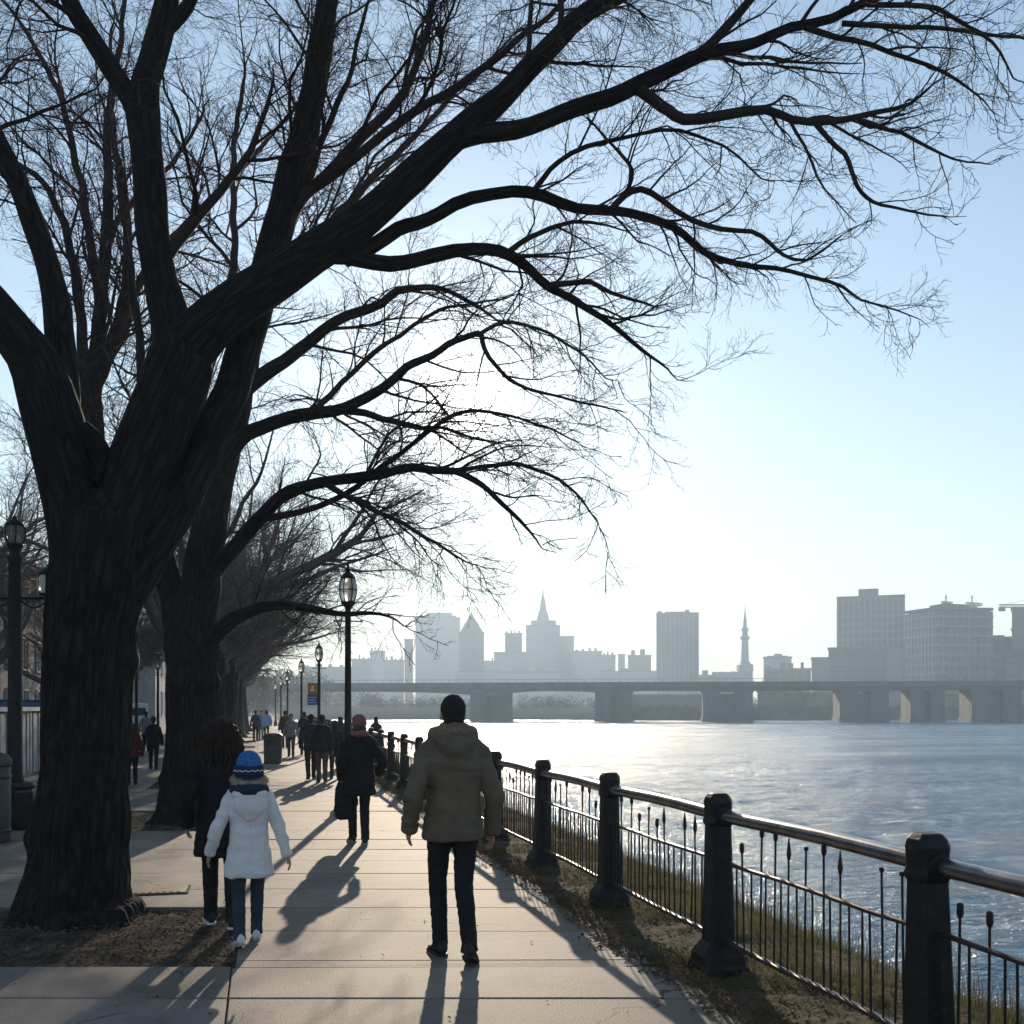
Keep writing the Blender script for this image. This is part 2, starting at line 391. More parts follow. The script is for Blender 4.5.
# a thin streak of cloud low over the river
mpc = N(nt, 'ShaderNodeMapping'); mpc.inputs['Scale'].default_value = (5, 5, 60); L.new(nrm.outputs[0], mpc.inputs['Vector'])
cn = N(nt, 'ShaderNodeTexNoise'); cn.inputs['Scale'].default_value = 1.0; cn.inputs['Detail'].default_value = 5; L.new(mpc.outputs[0], cn.inputs['Vector'])
cr = N(nt, 'ShaderNodeMapRange'); cr.inputs['From Min'].default_value = .55; cr.inputs['From Max'].default_value = .8; cr.inputs['To Max'].default_value = .12
L.new(cn.outputs['Fac'], cr.inputs['Value'])
sx = N(nt, 'ShaderNodeSeparateXYZ'); L.new(nrm.outputs[0], sx.inputs[0])
bm_ = N(nt, 'ShaderNodeMapRange'); bm_.interpolation_type = 'SMOOTHSTEP'
bm_.inputs['From Min'].default_value = .22; bm_.inputs['From Max'].default_value = .12; L.new(sx.outputs[2], bm_.inputs['Value'])
cm = N(nt, 'ShaderNodeMath', operation='MULTIPLY'); L.new(cr.outputs[0], cm.inputs[0]); L.new(bm_.outputs[0], cm.inputs[1])
cmx = N(nt, 'ShaderNodeMixRGB'); cmx.inputs[2].default_value = (9, 9.2, 9.6, 1); L.new(cm.outputs[0], cmx.inputs[0]); L.new(sky.outputs[0], cmx.inputs[1])
sm = N(nt, 'ShaderNodeVectorMath', operation='ADD'); L.new(cmx.outputs[0], sm.inputs[0]); L.new(glow.outputs[0], sm.inputs[1])
gr = N(nt, 'ShaderNodeVectorMath', operation='MULTIPLY'); gr.inputs[1].default_value = (1.02, 1.05, 1.0); L.new(cmx.outputs[0], gr.inputs[0])
hb = N(nt, 'ShaderNodeMath', operation='ABSOLUTE'); L.new(sx.outputs[2], hb.inputs[0])
hb1 = N(nt, 'ShaderNodeMath', operation='MULTIPLY'); hb1.inputs[1].default_value = -1/.16; L.new(hb.outputs[0], hb1.inputs[0])
hb2 = N(nt, 'ShaderNodeMath', operation='EXPONENT'); L.new(hb1.outputs[0], hb2.inputs[0])
hb3 = N(nt, 'ShaderNodeMath', operation='MULTIPLY'); hb3.inputs[1].default_value = .8; L.new(hb2.outputs[0], hb3.inputs[0])
hmx = N(nt, 'ShaderNodeMixRGB'); hmx.inputs[2].default_value = (4.95, 4.3, 3.9, 1); L.new(hb3.outputs[0], hmx.inputs[0]); L.new(gr.outputs[0], hmx.inputs[1])
L.new(hmx.outputs[0], sm.inputs[0])
L.new(sm.outputs[0], bg.inputs['Color']); bg.inputs['Strength'].default_value = SKY_S
L.new(bg.outputs[0], out.inputs['Surface'])

hz = MB().box(-1500, 1500, -1500, 1500, -4.0, 114).build('haze'); tag(hz, kind='stuff')
hz['label'] = 'pale haze over the river and the far bank'
hm = bpy.data.materials.new('haze air'); hm.use_nodes = True; hn = hm.node_tree; hn.nodes.clear()
ho = N(hn, 'ShaderNodeOutputMaterial'); pv = N(hn, 'ShaderNodeVolumePrincipled')
pv.inputs['Color'].default_value = (.71, .87, 1.0, 1); pv.inputs['Density'].default_value = .00075; pv.inputs['Anisotropy'].default_value = .3
hn.links.new(pv.outputs[0], ho.inputs['Volume']); hz.data.materials.append(hm)

SC.view_settings.view_transform = 'Standard'; SC.view_settings.look = 'None'
SC.view_settings.exposure = 0.27; SC.view_settings.gamma = 1
SC.render.engine = 'CYCLES'
SC.cycles.use_denoising = True
SC.cycles.max_bounces = 6; SC.cycles.diffuse_bounces = 2; SC.cycles.glossy_bounces = 3; SC.cycles.transmission_bounces = 4
SC.cycles.volume_bounces = 1; SC.cycles.sample_clamp_indirect = 20
# ------------------------------------------------------------------ ground, pavement, verge, river
gnd = MB()
gnd.box(-1400, 3.2, -1400, 1400, -3.2, -.06)
g = gnd.build('ground', M['land']); tag(g, kind='structure')

def fbm(x, y, s, o=4):
    return mnoise.fractal(Vector((x*s, y*s, 3.1)), 1.0, 2.0, o)

PITS = []
for (px, D, hw, hl) in ((76, 7.35, 1.25, 1.0), (183, 14.3, 1.0, 1.25)):
    c = gd(px, D); PITS.append((c.x, c.y, hw, hl))
PITS[0] = (-1.55, 7.57, 1.38, .99)
PITS[1] = (-1.30, 15.2, 1.05, 1.35)
for k in range(9): PITS.append((-1.3, 21.9 + 6.9*k, 1.0, 1.1))

def slabs():
    V = []; F = []; C = []
    cols = [-7.9, -5.45, -2.85, -.19, 2.55]
    y0 = -5.56; rows = []
    y = y0
    while y < 95:
        d = .88 if y < 45 else 1.76
        rows.append((y, y + d)); y += d
    rnd = random.Random(3)
    for (a, b_) in rows:
        for ci in range(4):
            X0, X1 = cols[ci], cols[ci+1]
            segs = [(X0, X1, a, b_)]
            for (cx, cy, hw, hl) in PITS:
                nxt = []
                for (x0, x1, s0, s1) in segs:
                    if x1 <= cx-hw or x0 >= cx+hw or s1 <= cy-hl or s0 >= cy+hl: nxt.append((x0, x1, s0, s1)); continue
                    if s0 < cy-hl: nxt.append((x0, x1, s0, cy-hl))
                    if s1 > cy+hl: nxt.append((x0, x1, cy+hl, s1))
                    m0, m1 = max(s0, cy-hl), min(s1, cy+hl)
                    if x0 < cx-hw: nxt.append((x0, cx-hw, m0, m1))
                    if x1 > cx+hw: nxt.append((cx+hw, x1, m0, m1))
                segs = nxt
            for (x0, x1, s0, s1) in segs:
                if x1-x0 < .03 or s1-s0 < .03: continue
                g_ = rnd.uniform(.003, .007); bv = .006
                x0 += g_; x1 -= g_; s0 += g_; s1 -= g_
                if ci == 3: x1 += rnd.uniform(-.05, .05)
                h = [rnd.uniform(-.006, .004) for _ in range(4)]
                tint = rnd.uniform(.80, 1.08); wm = rnd.uniform(-.02, .02)
                n = len(V)
                xs = [(x0, s0), (x1, s0), (x1, s1), (x0, s1)]
                ctr = ((x0+x1)/2, (s0+s1)/2)
                for i, (x, y) in enumerate(xs): V.append((x, y, -.058))
                for i, (x, y) in enumerate(xs): V.append((x, y, h[i] - bv))
                for i, (x, y) in enumerate(xs):
                    V.append((x + bv*(1 if x < ctr[0] else -1), y + bv*(1 if y < ctr[1] else -1), h[i]))
                for k in range(4):
                    j = (k+1) % 4
                    F.append((n+k, n+j, n+4+j, n+4+k)); F.append((n+4+k, n+4+j, n+8+j, n+8+k))
                F.append((n+8, n+9, n+10, n+11))
                C.extend([(tint*(1+wm), tint, tint*(1-wm), 1)] * 9)
    V = [(x, y - .25*x, z) for x, y, z in V]
    me = bpy.data.meshes.new('pavement'); me.from_pydata(V, [], F); me.update()
    ca = me.color_attributes.new('slab', 'FLOAT_COLOR', 'CORNER')
    arr = np.repeat(np.array(C, np.float32), 4, axis=0)
    ca.data.foreach_set('color', arr.ravel())
    return me
pv_ = link('pavement', slabs(), M['concrete']); tag(pv_, kind='structure')

def edge_x(y): return 2.45 + .13 * fbm(0, y, .55) + .05 * fbm(4, y, 2.5)
def verge_z(x, y):
    e = edge_x(y)
    t = min(1, max(0, (x - e + .05) / .09)); t = t*t*(3-2*t)
    z = -.05 + t * (.068 + .024 * fbm(x, y, 3.0) + .03*fbm(x, y, .9) + .016*fbm(x, y, 14))
    if x > 3.5:
        q = min(1, (x - 3.5) / 3.6); z -= 2.35 * (q ** 1.6) * .95 + .12*q
    return z
def verge():
    xs = list(np.linspace(2.0, 4.6, 110)) + list(np.linspace(4.8, 7.8, 12))
    ys = list(np.linspace(.6, 22, 460)) + list(np.linspace(22.5, 60, 60)) + list(np.linspace(62, 600, 40))
    V = [(x, y, verge_z(x, y)) for y in ys for x in xs]
    n = len(xs); F = [(j*n+i, j*n+i+1, (j+1)*n+i+1, (j+1)*n+i) for j in range(len(ys)-1) for i in range(n-1)]
    return np_mesh('verge', V, F)
vg = link('verge_path', verge(), M['verge'], smooth=True); vg.name = 'riverbank'; tag(vg, kind='structure')

def pit_mesh(cx, cy, hw, hl, n=46):
    V = []; F = []
    for j in range(n+1):
        for i in range(n+1):
            x = cx - hw + 2*hw*i/n; y = cy - hl + 2*hl*j/n
            V.append((x, y - .25*x, -.035 + .022*fbm(x, y, 2.5) + .018*fbm(x, y, 11)))
    F = [(j*(n+1)+i, j*(n+1)+i+1, (j+1)*(n+1)+i+1, (j+1)*(n+1)+i) for j in range(n) for i in range(n)]
    return V, F
mb = MB()
for p in PITS: mb.add(*pit_mesh(*p))
ps = mb.build('soil_bed', M['soil'], smooth=True); tag(ps, kind='structure')

def scatter_flakes(n, sampler, size, name, mat_, thick=.25, seed=1, up=.5):
    r = np.random.default_rng(seed); V = []; F = []
    for i in range(n):
        p = sampler(r)
        if p is None: continue
        a = r.uniform(0, 6.28); l = r.uniform(*size); w_ = l * r.uniform(.25, .75)
        d = Vector((math.cos(a), math.sin(a), r.uniform(-up, up))).normalized(); s = Vector((-math.sin(a), math.cos(a), r.uniform(-up, up))).normalized()
        c = Vector(p); n0 = len(V); k = d.cross(s) * (l * thick)
        V += [c - d*l*.5, c - s*w_*.5 + k*.6, c + d*l*.5, c + s*w_*.5 + k*.6, c + k]
        F += [(n0, n0+1, n0+4), (n0+1, n0+2, n0+4), (n0+2, n0+3, n0+4), (n0+3, n0, n0+4)]
    me = bpy.data.meshes.new(name); me.from_pydata([tuple(v) for v in V], [], F); me.update()
    return link(name, me, mat_)

def s_pit(r):
    k = 0 if r.uniform() < .75 else int(r.integers(1, 4))
    cx, cy, hw, hl = PITS[k]
    ox = cx + r.uniform(-hw, hw)
    return (ox, cy + r.uniform(-hl, hl) - .25*ox, -.02 + r.uniform(0, .012))
tag(scatter_flakes(5200, s_pit, (.012, .05), 'wood_chips', M['chip'], seed=4), 'brown wood chips and twigs in the tree pits', kind='stuff')
def s_leaf(r):
    y = 1.2 + (r.uniform() ** 1.6) * 28
    x = edge_x(y) + (abs(r.normal(0, .45)) - .12 if r.uniform() < .6 else r.normal(.02, .07))
    return (x, y, max(verge_z(x, y), -.002) + .008)
tag(scatter_flakes(16000, s_leaf, (.012, .05), 'fallen_leaves', M['leaf'], seed=5), 'dry fallen leaves along the pavement edge', kind='stuff')
def s_path(r):
    return (r.uniform(-5, 2.3), 3 + r.uniform() ** 1.5 * 24, .006)
tag(scatter_flakes(260, s_path, (.012, .04), 'litter_leaves', M['leaf'], seed=6), 'stray dead leaves on the pavement', kind='stuff')

def blades(n, sampler, hr, wr, name, mat_, seed, lean=.5, seg=3, z_of=verge_z):
    r = np.random.default_rng(seed); V = []; F = []
    for i in range(n):
        q = sampler(r)
        if q is None: continue
        x, y, k = q
        h = r.uniform(*hr) * k; a = r.uniform(0, 6.28); w_ = r.uniform(*wr); ln = r.uniform(0, lean) * h
        b0 = Vector((x, y, z_of(x, y) - .01)); d = Vector((math.cos(a), math.sin(a), 0)); s = Vector((-d.y, d.x, 0))
        n0 = len(V)
        for t in range(seg + 1):
            f = t / seg; c = b0 + d * (ln * f * f) + Vector((0, 0, h * f * (1 - .15*f)))
            ww = w_ * (1 - .85 * f)
            V += [c - s*ww*.5, c + s*ww*.5]
        for t in range(seg): F.append((n0+2*t, n0+2*t+1, n0+2*t+3, n0+2*t+2))
    me = bpy.data.meshes.new(name); me.from_pydata([tuple(v) for v in V], [], F); me.update()
    return link(name, me, mat_)
def s_grass(r):
    y = 1.2 + r.uniform() ** 1.7 * 34; x = r.uniform(2.45, 4.9)
    m = fbm(x, y, 1.1) + (.30 if x > 3.1 else -.02)
    if m < .05: return None
    return (x, y, .6 + min(1.2, m*1.5))
tag(blades(95000, s_grass, (.03, .10), (.004, .008), 'grass', M['grass'], 8, 1.0), 'thin green grass on the riverbank beside the railing', kind='stuff')
def s_dry(r):
    y = 1.0 + r.uniform() ** 1.6 * 45; x = 3.0 + r.uniform() ** .8 * 2.2
    if fbm(x, y, .8) < -.12: return None
    return (x, y, r.uniform(.6, 1.0))
tag(blades(15000, s_dry, (.1, .48), (.003, .006), 'dry_stems', M['stem'], 9, .35), 'brown dry weed stems standing behind the railing', kind='stuff')

# the river
def mat_water():
    m, nt, b = nt_new('river water'); L = nt.links
    tc = N(nt, 'ShaderNodeTexCoord')
    def wv(scale, stretch, rot, detail, rough=.5):
        mp = N(nt, 'ShaderNodeMapping'); mp.inputs['Scale'].default_value = stretch; mp.inputs['Rotation'].default_value = (0, 0, rot)
        L.new(tc.outputs['Object'], mp.inputs['Vector'])
        n = N(nt, 'ShaderNodeTexNoise'); n.inputs['Scale'].default_value = scale; n.inputs['Detail'].default_value = detail; n.inputs['Roughness'].default_value = rough
        L.new(mp.outputs[0], n.inputs['Vector']); return n
    a = wv(.55, (1, 2.2, 1), .2, 4, .6); c = wv(2.6, (1, 1.9, 1), -.15, 5, .6)
    m1 = N(nt, 'ShaderNodeMath', operation='MULTIPLY'); m1.inputs[1].default_value = .22; L.new(a.outputs['Fac'], m1.inputs[0])
    m2 = N(nt, 'ShaderNodeMath', operation='MULTIPLY'); m2.inputs[1].default_value = .16; L.new(c.outputs['Fac'], m2.inputs[0])
    e_ = wv(7.5, (1, 1.6, 1), .1, 4, .6); m3 = N(nt, 'ShaderNodeMath', operation='MULTIPLY'); m3.inputs[1].default_value = .035; L.new(e_.outputs['Fac'], m3.inputs[0])
    s = N(nt, 'ShaderNodeMath', operation='ADD'); L.new(m1.outputs[0], s.inputs[0]); L.new(m2.outputs[0], s.inputs[1])
    s2 = N(nt, 'ShaderNodeMath', operation='ADD'); L.new(s.outputs[0], s2.inputs[0]); L.new(m3.outputs[0], s2.inputs[1])
    bp = N(nt, 'ShaderNodeBump'); bp.inputs['Strength'].default_value = 1.0; bp.inputs['Distance'].default_value = 1.5
    L.new(s2.outputs[0], bp.inputs['Height']); L.new(bp.outputs[0], b.inputs['Normal'])
    b.inputs['Base Color'].default_value = (.075, .19, .29, 1); sp = N(nt, 'ShaderNodeSeparateXYZ'); L.new(tc.outputs['Object'], sp.inputs[0])
    rg = N(nt, 'ShaderNodeMapRange'); rg.inputs['From Min'].default_value = 30; rg.inputs['From Max'].default_value = 110; rg.inputs['To Min'].default_value = .13; rg.inputs['To Max'].default_value = .26
    mxm = N(nt, 'ShaderNodeMath', operation='MAXIMUM'); L.new(sp.outputs[0], mxm.inputs[0]); L.new(sp.outputs[1], mxm.inputs[1]); L.new(mxm.outputs[0], rg.inputs['Value'])
    wp_ = wv(1.0, (.035, .16, 1), .1, 6, .65)          # wind patches: calmer and rougher streaks
    wr_ = N(nt, 'ShaderNodeMapRange'); wr_.inputs['From Min'].default_value = .35; wr_.inputs['From Max'].default_value = .65; wr_.inputs['To Min'].default_value = .55; wr_.inputs['To Max'].default_value = 1.35
    L.new(wp_.outputs['Fac'], wr_.inputs['Value'])
    wm_ = N(nt, 'ShaderNodeMath', operation='MULTIPLY'); L.new(rg.outputs[0], wm_.inputs[0]); L.new(wr_.outputs[0], wm_.inputs[1])
    L.new(wm_.outputs[0], b.inputs['Roughness']); b.inputs['IOR'].default_value = 1.333
    return m
M['water'] = mat_water()
WZ = -2.0
def water_mesh():
    def grow(a, b, s0, f):
        out = [a]; s_ = s0
        while out[-1] < b: out.append(out[-1] + s_); s_ *= f
        out[-1] = b; return out
    xs = list(np.arange(3.6, 62, .16)) + grow(62.2, 1400, .4, 1.16)
    ys = [-y for y in grow(9, 1300, .5, 1.25)][::-1] + list(np.arange(-8.8, 96, .17)) + grow(96.2, 1400, .4, 1.16)
    X, Y = np.meshgrid(np.array(xs), np.array(ys)); Z = np.zeros_like(X)
    r = np.random.default_rng(77)
    for q in range(80):
        lam = .5 * (8 ** r.uniform(0, 1)) ; th = r.normal(-1.3, .42); kx, ky = math.cos(th)*2*math.pi/lam, math.sin(th)*2*math.pi/lam
        a = lam*.0047*r.uniform(.5, 1.3); ph = kx*X + ky*Y + r.uniform(0, 6.28)
        env = .5 + .5*np.sin(X*r.uniform(-.25, .25) + Y*r.uniform(-.25, .25) + r.uniform(0, 6))
        Z += a*env*(np.sin(ph) + .25*np.sin(2*ph + 1.2))
    fade = np.clip((61 - X)/28, 0, 1)*np.clip((95 - Y)/40, 0, 1)*np.clip((Y + 12)/4, 0, 1)
    Z = WZ + Z*fade
    n = len(xs); m = len(ys); V = np.stack([X, Y, Z], -1).reshape(-1, 3)
    idx = np.arange(n*m).reshape(m, n)
    F = np.stack([idx[:-1, :-1], idx[:-1, 1:], idx[1:, 1:], idx[1:, :-1]], -1).reshape(-1, 4)
    return np_mesh('water', V, F)
wt = link('water', water_mesh(), M['water'], smooth=True)
tag(wt, kind='structure')

# utility cover in the pavement
uc = thing('utility_cover', 'rusty rectangular utility cover set in the pavement beside the big tree', 'utility cover', (*gp(156, 891).xy, .002), 0)
b1 = MB().box(-.29, .29, -.2, .2, 0, .006); b1.build('frame', M['ironrail'], uc)
b2 = MB().box(-.265, .265, -.175, .175, .0065, .011)
for i in range(8): b2.box(-.23 + i*.06, -.2 + i*.06, -.15, .15, .0115, .015)
b2.build('lid', mat('cover plate', (.16, .12, .09), .6, .3, var=.3, scale=12), uc)

# ------------------------------------------------------------------ the railing
FX = 2.78; FY0 = 3.72; FS = 2.05; NP = 34
fence = thing('railing', 'black iron riverside railing with square posts and a thick steel handrail', 'railing', (FX, FY0, 0))
def sq(w_, z, ch=.22):
    h = w_/2; c = h*(1-ch)
    return [(-h,-c,z),(-c,-h,z),(c,-h,z),(h,-c,z),(h,c,z),(c,h,z),(-c,h,z),(-h,c,z)]
pm = MB()
pm.loft([sq(.33, -.06), sq(.33, .05), sq(.305, .07), sq(.30, .12), sq(.255, .155), sq(.22, .18), sq(.185, .20), sq(.142, .92), sq(.142, .925)])
pm.loft([sq(.145, .915, .3), sq(.165, .93, .3), sq(.172, .95, .3), sq(.16, .968, .3), sq(.152, .98, .3), sq(.158, 1.04, .3), sq(.162, 1.065, .3), sq(.145, 1.095, .3), sq(.105, 1.12, .3), sq(.08, 1.123, .3)])
for sy in (-1, 1):
    pm.tube([(0, sy*.05, .99), (0, sy*.10, .99)], [.06, .052], 14)
pm.v = [(x*.92, y*.94, z) for x, y, z in pm.v]
post_me = pm.mesh('post')
bevel_mesh(post_me, .004)
for k in range(-2, NP):
    o = link('post', post_me, M['iron'] if k == -2 else None, fence)
    o.location = (random.uniform(-.008, .008), k*FS, 0); o.rotation_euler = (random.uniform(-.008, .008), random.uniform(-.01, .01), random.uniform(-.05, .05))
y0, y1 = -2*FS, (NP-1)*FS
MB().tube([(0, y0 + (y1-y0)*i/160, .99 + .006*math.sin(i*1.3)) for i in range(161)], .04, 20).build('handrail', M['pipe'], fence, True)
MB().tube([(0, y0 + (y1-y0)*i/160, .70 + .004*math.sin(i*2.3)) for i in range(161)], [(.019, .013)]*161, 8).build('rail', M['ironrail'], fence, True)
MB().tube([(0, y0 + (y1-y0)*i/160, .215 + .004*math.sin(i*1.9)) for i in range(161)], [(.024, .015)]*161, 8).build('rail', M['ironrail'], fence, True)
def bal_mesh(h, kind):
    b = MB(); b.tube([(0, 0, .19), (0, 0, .45), (0, 0, h)], .006, 6)
    if kind == 1: b.lathe([(.008, h-.01), (.014, h+.005), (.014, h+.03), (.012, h+.05), (.004, h+.055)], 8)
    if kind == 2: b.lathe([(.008, h-.03), (.014, h), (.009, h+.04), (.002, h+.09)], 8)
    if kind == 3: b.ball((0, 0, h+.012), (.013), nu=8, nv=6)
    return b
bal = [(.71, 0), (.915, 1), (.86, 2), (.90, 3), (.80, 1)]
bms = [bal_mesh(*q).mesh('baluster') for q in bal]
for m_ in bms: m_.materials.append(M['iron'])
rest = MB(); nb = 0
rr = random.Random(5)
for k in range(-1, NP-1):
    for i in range(1, 24):
        y = k*FS + FS*i/24 + rr.uniform(-.012, .012)
        ki = 0 if i % 2 else rr.choice([1, 1, 2, 3, 4, 0])
        tilt = rr.gauss(0, .012) if rr.random() < .85 else rr.uniform(-.07, .07)
        if -1 <= k <= 2:
            o = link('baluster', bms[ki], None, fence); o.location = (rr.uniform(-.004, .004), y, 0); o.rotation_euler = (tilt, rr.gauss(0, .008), 0)
        else:
            t = bal_mesh(*bal[ki]) if k < 14 else MB().tube([(0, 0, .2), (0, 0, bal[ki][0])], .008, 4)
            rest.add([(x, y + yy + tilt*z, z) for x, yy, z in t.v], t.f)
o = rest.build('balusters', M['iron'], fence); tag(o, kind='stuff')
# ------------------------------------------------------------------ trees
def catmull(P, R_, step):
    """resample a list of points/radii smoothly, step metres"""
    P = np.array(P, float); R_ = np.array(R_, float); n = len(P)
    outp = []; outr = []
    for i in range(n - 1):
        p0 = P[i-1] if i > 0 else 2*P[0]-P[1]; p1 = P[i]; p2 = P[i+1]; p3 = P[i+2] if i+2 < n else 2*P[-1]-P[-2]
        m = max(2, int(np.linalg.norm(p2-p1)/step))
        for k in range(m):
            t = k/m
            outp.append(.5*((2*p1) + (-p0+p2)*t + (2*p0-5*p1+4*p2-p3)*t*t + (-p0+3*p1-3*p2+p3)*t**3))
            outr.append(R_[i]*(1-t) + R_[i+1]*t)
    outp.append(P[-1]); outr.append(R_[-1])
    return np.array(outp), np.array(outr)

def tubes_np(PTS, RAD, S):
    """PTS (M,n,3), RAD (M,n) -> verts, quad faces"""
    Mn, n, _ = PTS.shape
    T = np.gradient(PTS, axis=1); T /= np.linalg.norm(T, axis=2, keepdims=True) + 1e-9
    T0 = T.mean(axis=1); T0 /= np.linalg.norm(T0, axis=1, keepdims=True) + 1e-9
    ref = np.where(np.abs(T0[:, 2:3]) > .9, np.array([[1., 0, 0]]), np.array([[0, 0, 1.]]))
    ref = ref[:, None, :]
    A = np.cross(T, np.broadcast_to(ref, T.shape)); A /= np.linalg.norm(A, axis=2, keepdims=True) + 1e-9
    B = np.cross(T, A)
    ang = 2*np.pi*np.arange(S)/S
    V = PTS[:, :, None, :] + RAD[:, :, None, None]*(np.cos(ang)[None, None, :, None]*A[:, :, None, :] + np.sin(ang)[None, None, :, None]*B[:, :, None, :])
    base = (np.arange(Mn)*n*S)[:, None, None] + (np.arange(n-1)*S)[None, :, None]
    k = np.arange(S)[None, None, :]; k2 = (np.arange(S)+1) % S; k2 = k2[None, None, :]
    F = np.stack([base+k, base+k2, base+S+k2, base+S+k], axis=-1).reshape(-1, 4)
    return V.reshape(-1, 3), F

class Twigs:
    def __init__(s): s.V = []; s.F = []; s.n = 0
    def add(s, V, F): s.V.append(V); s.F.append(F + s.n); s.n += len(V)
    def mesh(s, name): return np_mesh(name, np.concatenate(s.V), np.concatenate(s.F))

def sprout(rng, P, Rd, spacing, t0, ang, lenf, n, rmin, rf, noise_, up, tipr=.2, out=None, drop=None):
    """children of a batch of parents. P (M,n,3), Rd (M,n). returns child arrays"""
    Mn, m, _ = P.shape
    seg = np.linalg.norm(np.diff(P, axis=1), axis=2); Lp = seg.sum(axis=1)
    cnt = np.maximum(1, np.round(Lp*(1-t0)/spacing*rng.uniform(.75, 1.25, Mn))).astype(int)
    idx = np.repeat(np.arange(Mn), cnt)
    K = len(idx)
    # spread along the parent
    order = np.concatenate([(np.arange(c) + rng.uniform(.1, .9, c))/c for c in cnt])
    t = t0 + (1-t0)*order*.985
    f = t*(m-1); i0 = np.minimum(f.astype(int), m-2); fr = (f-i0)[:, None]
    st = P[idx, i0]*(1-fr) + P[idx, i0+1]*fr
    pr = Rd[idx, i0]*(1-fr[:, 0]) + Rd[idx, i0+1]*fr[:, 0]
    T = P[idx, i0+1]-P[idx, i0]; T /= np.linalg.norm(T, axis=1, keepdims=True)+1e-9
    rv = rng.normal(size=(K, 3)); rv[:, 2] *= .8
    if out is not None: rv += out
    Nn = rv - T*(rv*T).sum(1, keepdims=True); Nn /= np.linalg.norm(Nn, axis=1, keepdims=True)+1e-9
    a = np.radians(rng.uniform(ang[0], ang[1], K))[:, None]
    d = np.cos(a)*T + np.sin(a)*Nn
    Lc = lenf(Lp[idx], t, rng, K)
    r0 = np.maximum(rmin, pr*rng.uniform(rf[0], rf[1], K))
    r0 = np.minimum(r0, np.maximum(rmin, Lc*.0155))
    C = np.empty((K, n, 3)); C[:, 0] = st
    stp = (Lc/(n-1))[:, None]
    for k in range(1, n):
        C[:, k] = C[:, k-1] + d*stp
        d = d + rng.normal(size=(K, 3))*noise_
        d[:, 2] += up
        d /= np.linalg.norm(d, axis=1, keepdims=True)+1e-9
    tt = np.linspace(0, 1, n)[None, :]
    RR = r0[:, None]*(1-(1-tipr)*tt)
    return C, np.maximum(RR, rmin*.6)

def resample(P, Rd, n):
    d = np.concatenate([[0], np.cumsum(np.linalg.norm(np.diff(P, axis=0), axis=1))])
    q = np.linspace(0, d[-1], n)
    return np.stack([np.interp(q, d, P[:, i]) for i in range(3)], 1), np.interp(q, d, Rd)

def crown_from(rng, limbs, prm, tw):
    """limbs: list of (P,R,t0,scale). prm: per level dicts"""
    for (P, Rd, t0, sc) in limbs:
        n = 24
        A, B = resample(P, Rd, n)
        cur = (A[None], B[None]); tz = t0
        for li, q in enumerate(prm):
            lf = q['len']
            if li == 0: fn = lambda Lp, t, r, K, lf=lf: (sc if sc > .8 else sc*1.35)*lf*(1.0-.42*t)*r.uniform(.35, 1.25, K)
            else: fn = lambda Lp, t, r, K, lf=lf: np.minimum(lf[1], Lp*lf[0])*(1.15-.75*t)*r.uniform(.5, 1.3, K)
            C, RR = sprout(rng, cur[0], cur[1], q['sp']*(min(1, max(.45, sc*1.25)) if li == 0 else 1), tz, q['ang'], fn, q['n'], q['rmin'], q['rf'], q['noise'], q['up'])
            keep = np.linalg.norm(C[:, -1]-C[:, 0], axis=1) > .05
            C, RR = C[keep], RR[keep]
            if not len(C): break
            tw.add(*tubes_np(C, RR, q['S']))
            cur = (C, RR); tz = q['t0']

PRM_NEAR = [
    dict(sp=.25, len=1.8, ang=(22, 62), n=9, rmin=.0038, rf=(.35, .6), noise=.17, up=.01, S=6, t0=.12),
    dict(sp=.088, len=(.62, .85), ang=(25, 58), n=7, rmin=.0026, rf=(.42, .65), noise=.20, up=.01, S=4, t0=.12),
    dict(sp=.075, len=(.62, .42), ang=(25, 58), n=5, rmin=.0020, rf=(.45, .7), noise=.22, up=.01, S=3, t0=.15),
    dict(sp=.065, len=(.6, .2), ang=(25, 52), n=3, rmin=.0016, rf=(.5, .8), noise=.22, up=.0, S=3, t0=.2)]
PRM_MID = [
    dict(sp=.30, len=2.2, ang=(22, 58), n=9, rmin=.009, rf=(.35, .6), noise=.16, up=.01, S=5, t0=.12),
    dict(sp=.15, len=(.62, 1.1), ang=(25, 58), n=6, rmin=.0046, rf=(.45, .7), noise=.19, up=.01, S=4, t0=.12),
    dict(sp=.11, len=(.62, .55), ang=(25, 58), n=5, rmin=.0033, rf=(.5, .8), noise=.22, up=.0, S=3, t0=.15),
    dict(sp=.10, len=(.62, .26), ang=(25, 52), n=3, rmin=.0026, rf=(.5, .8), noise=.2, up=.0, S=3, t0=.2)]
PRM_FAR = [
    dict(sp=.36, len=2.6, ang=(22, 58), n=8, rmin=.010, rf=(.35, .6), noise=.16, up=.02, S=4, t0=.12),
    dict(sp=.20, len=(.62, 1.25), ang=(25, 58), n=5, rmin=.0062, rf=(.45, .7), noise=.19, up=.01, S=3, t0=.12),
    dict(sp=.14, len=(.62, .65), ang=(25, 58), n=4, rmin=.0046, rf=(.5, .8), noise=.2, up=.0, S=3, t0=.15),
    dict(sp=.16, len=(.62, .32), ang=(25, 52), n=3, rmin=.0038, rf=(.5, .8), noise=.2, up=.0, S=3, t0=.2)]

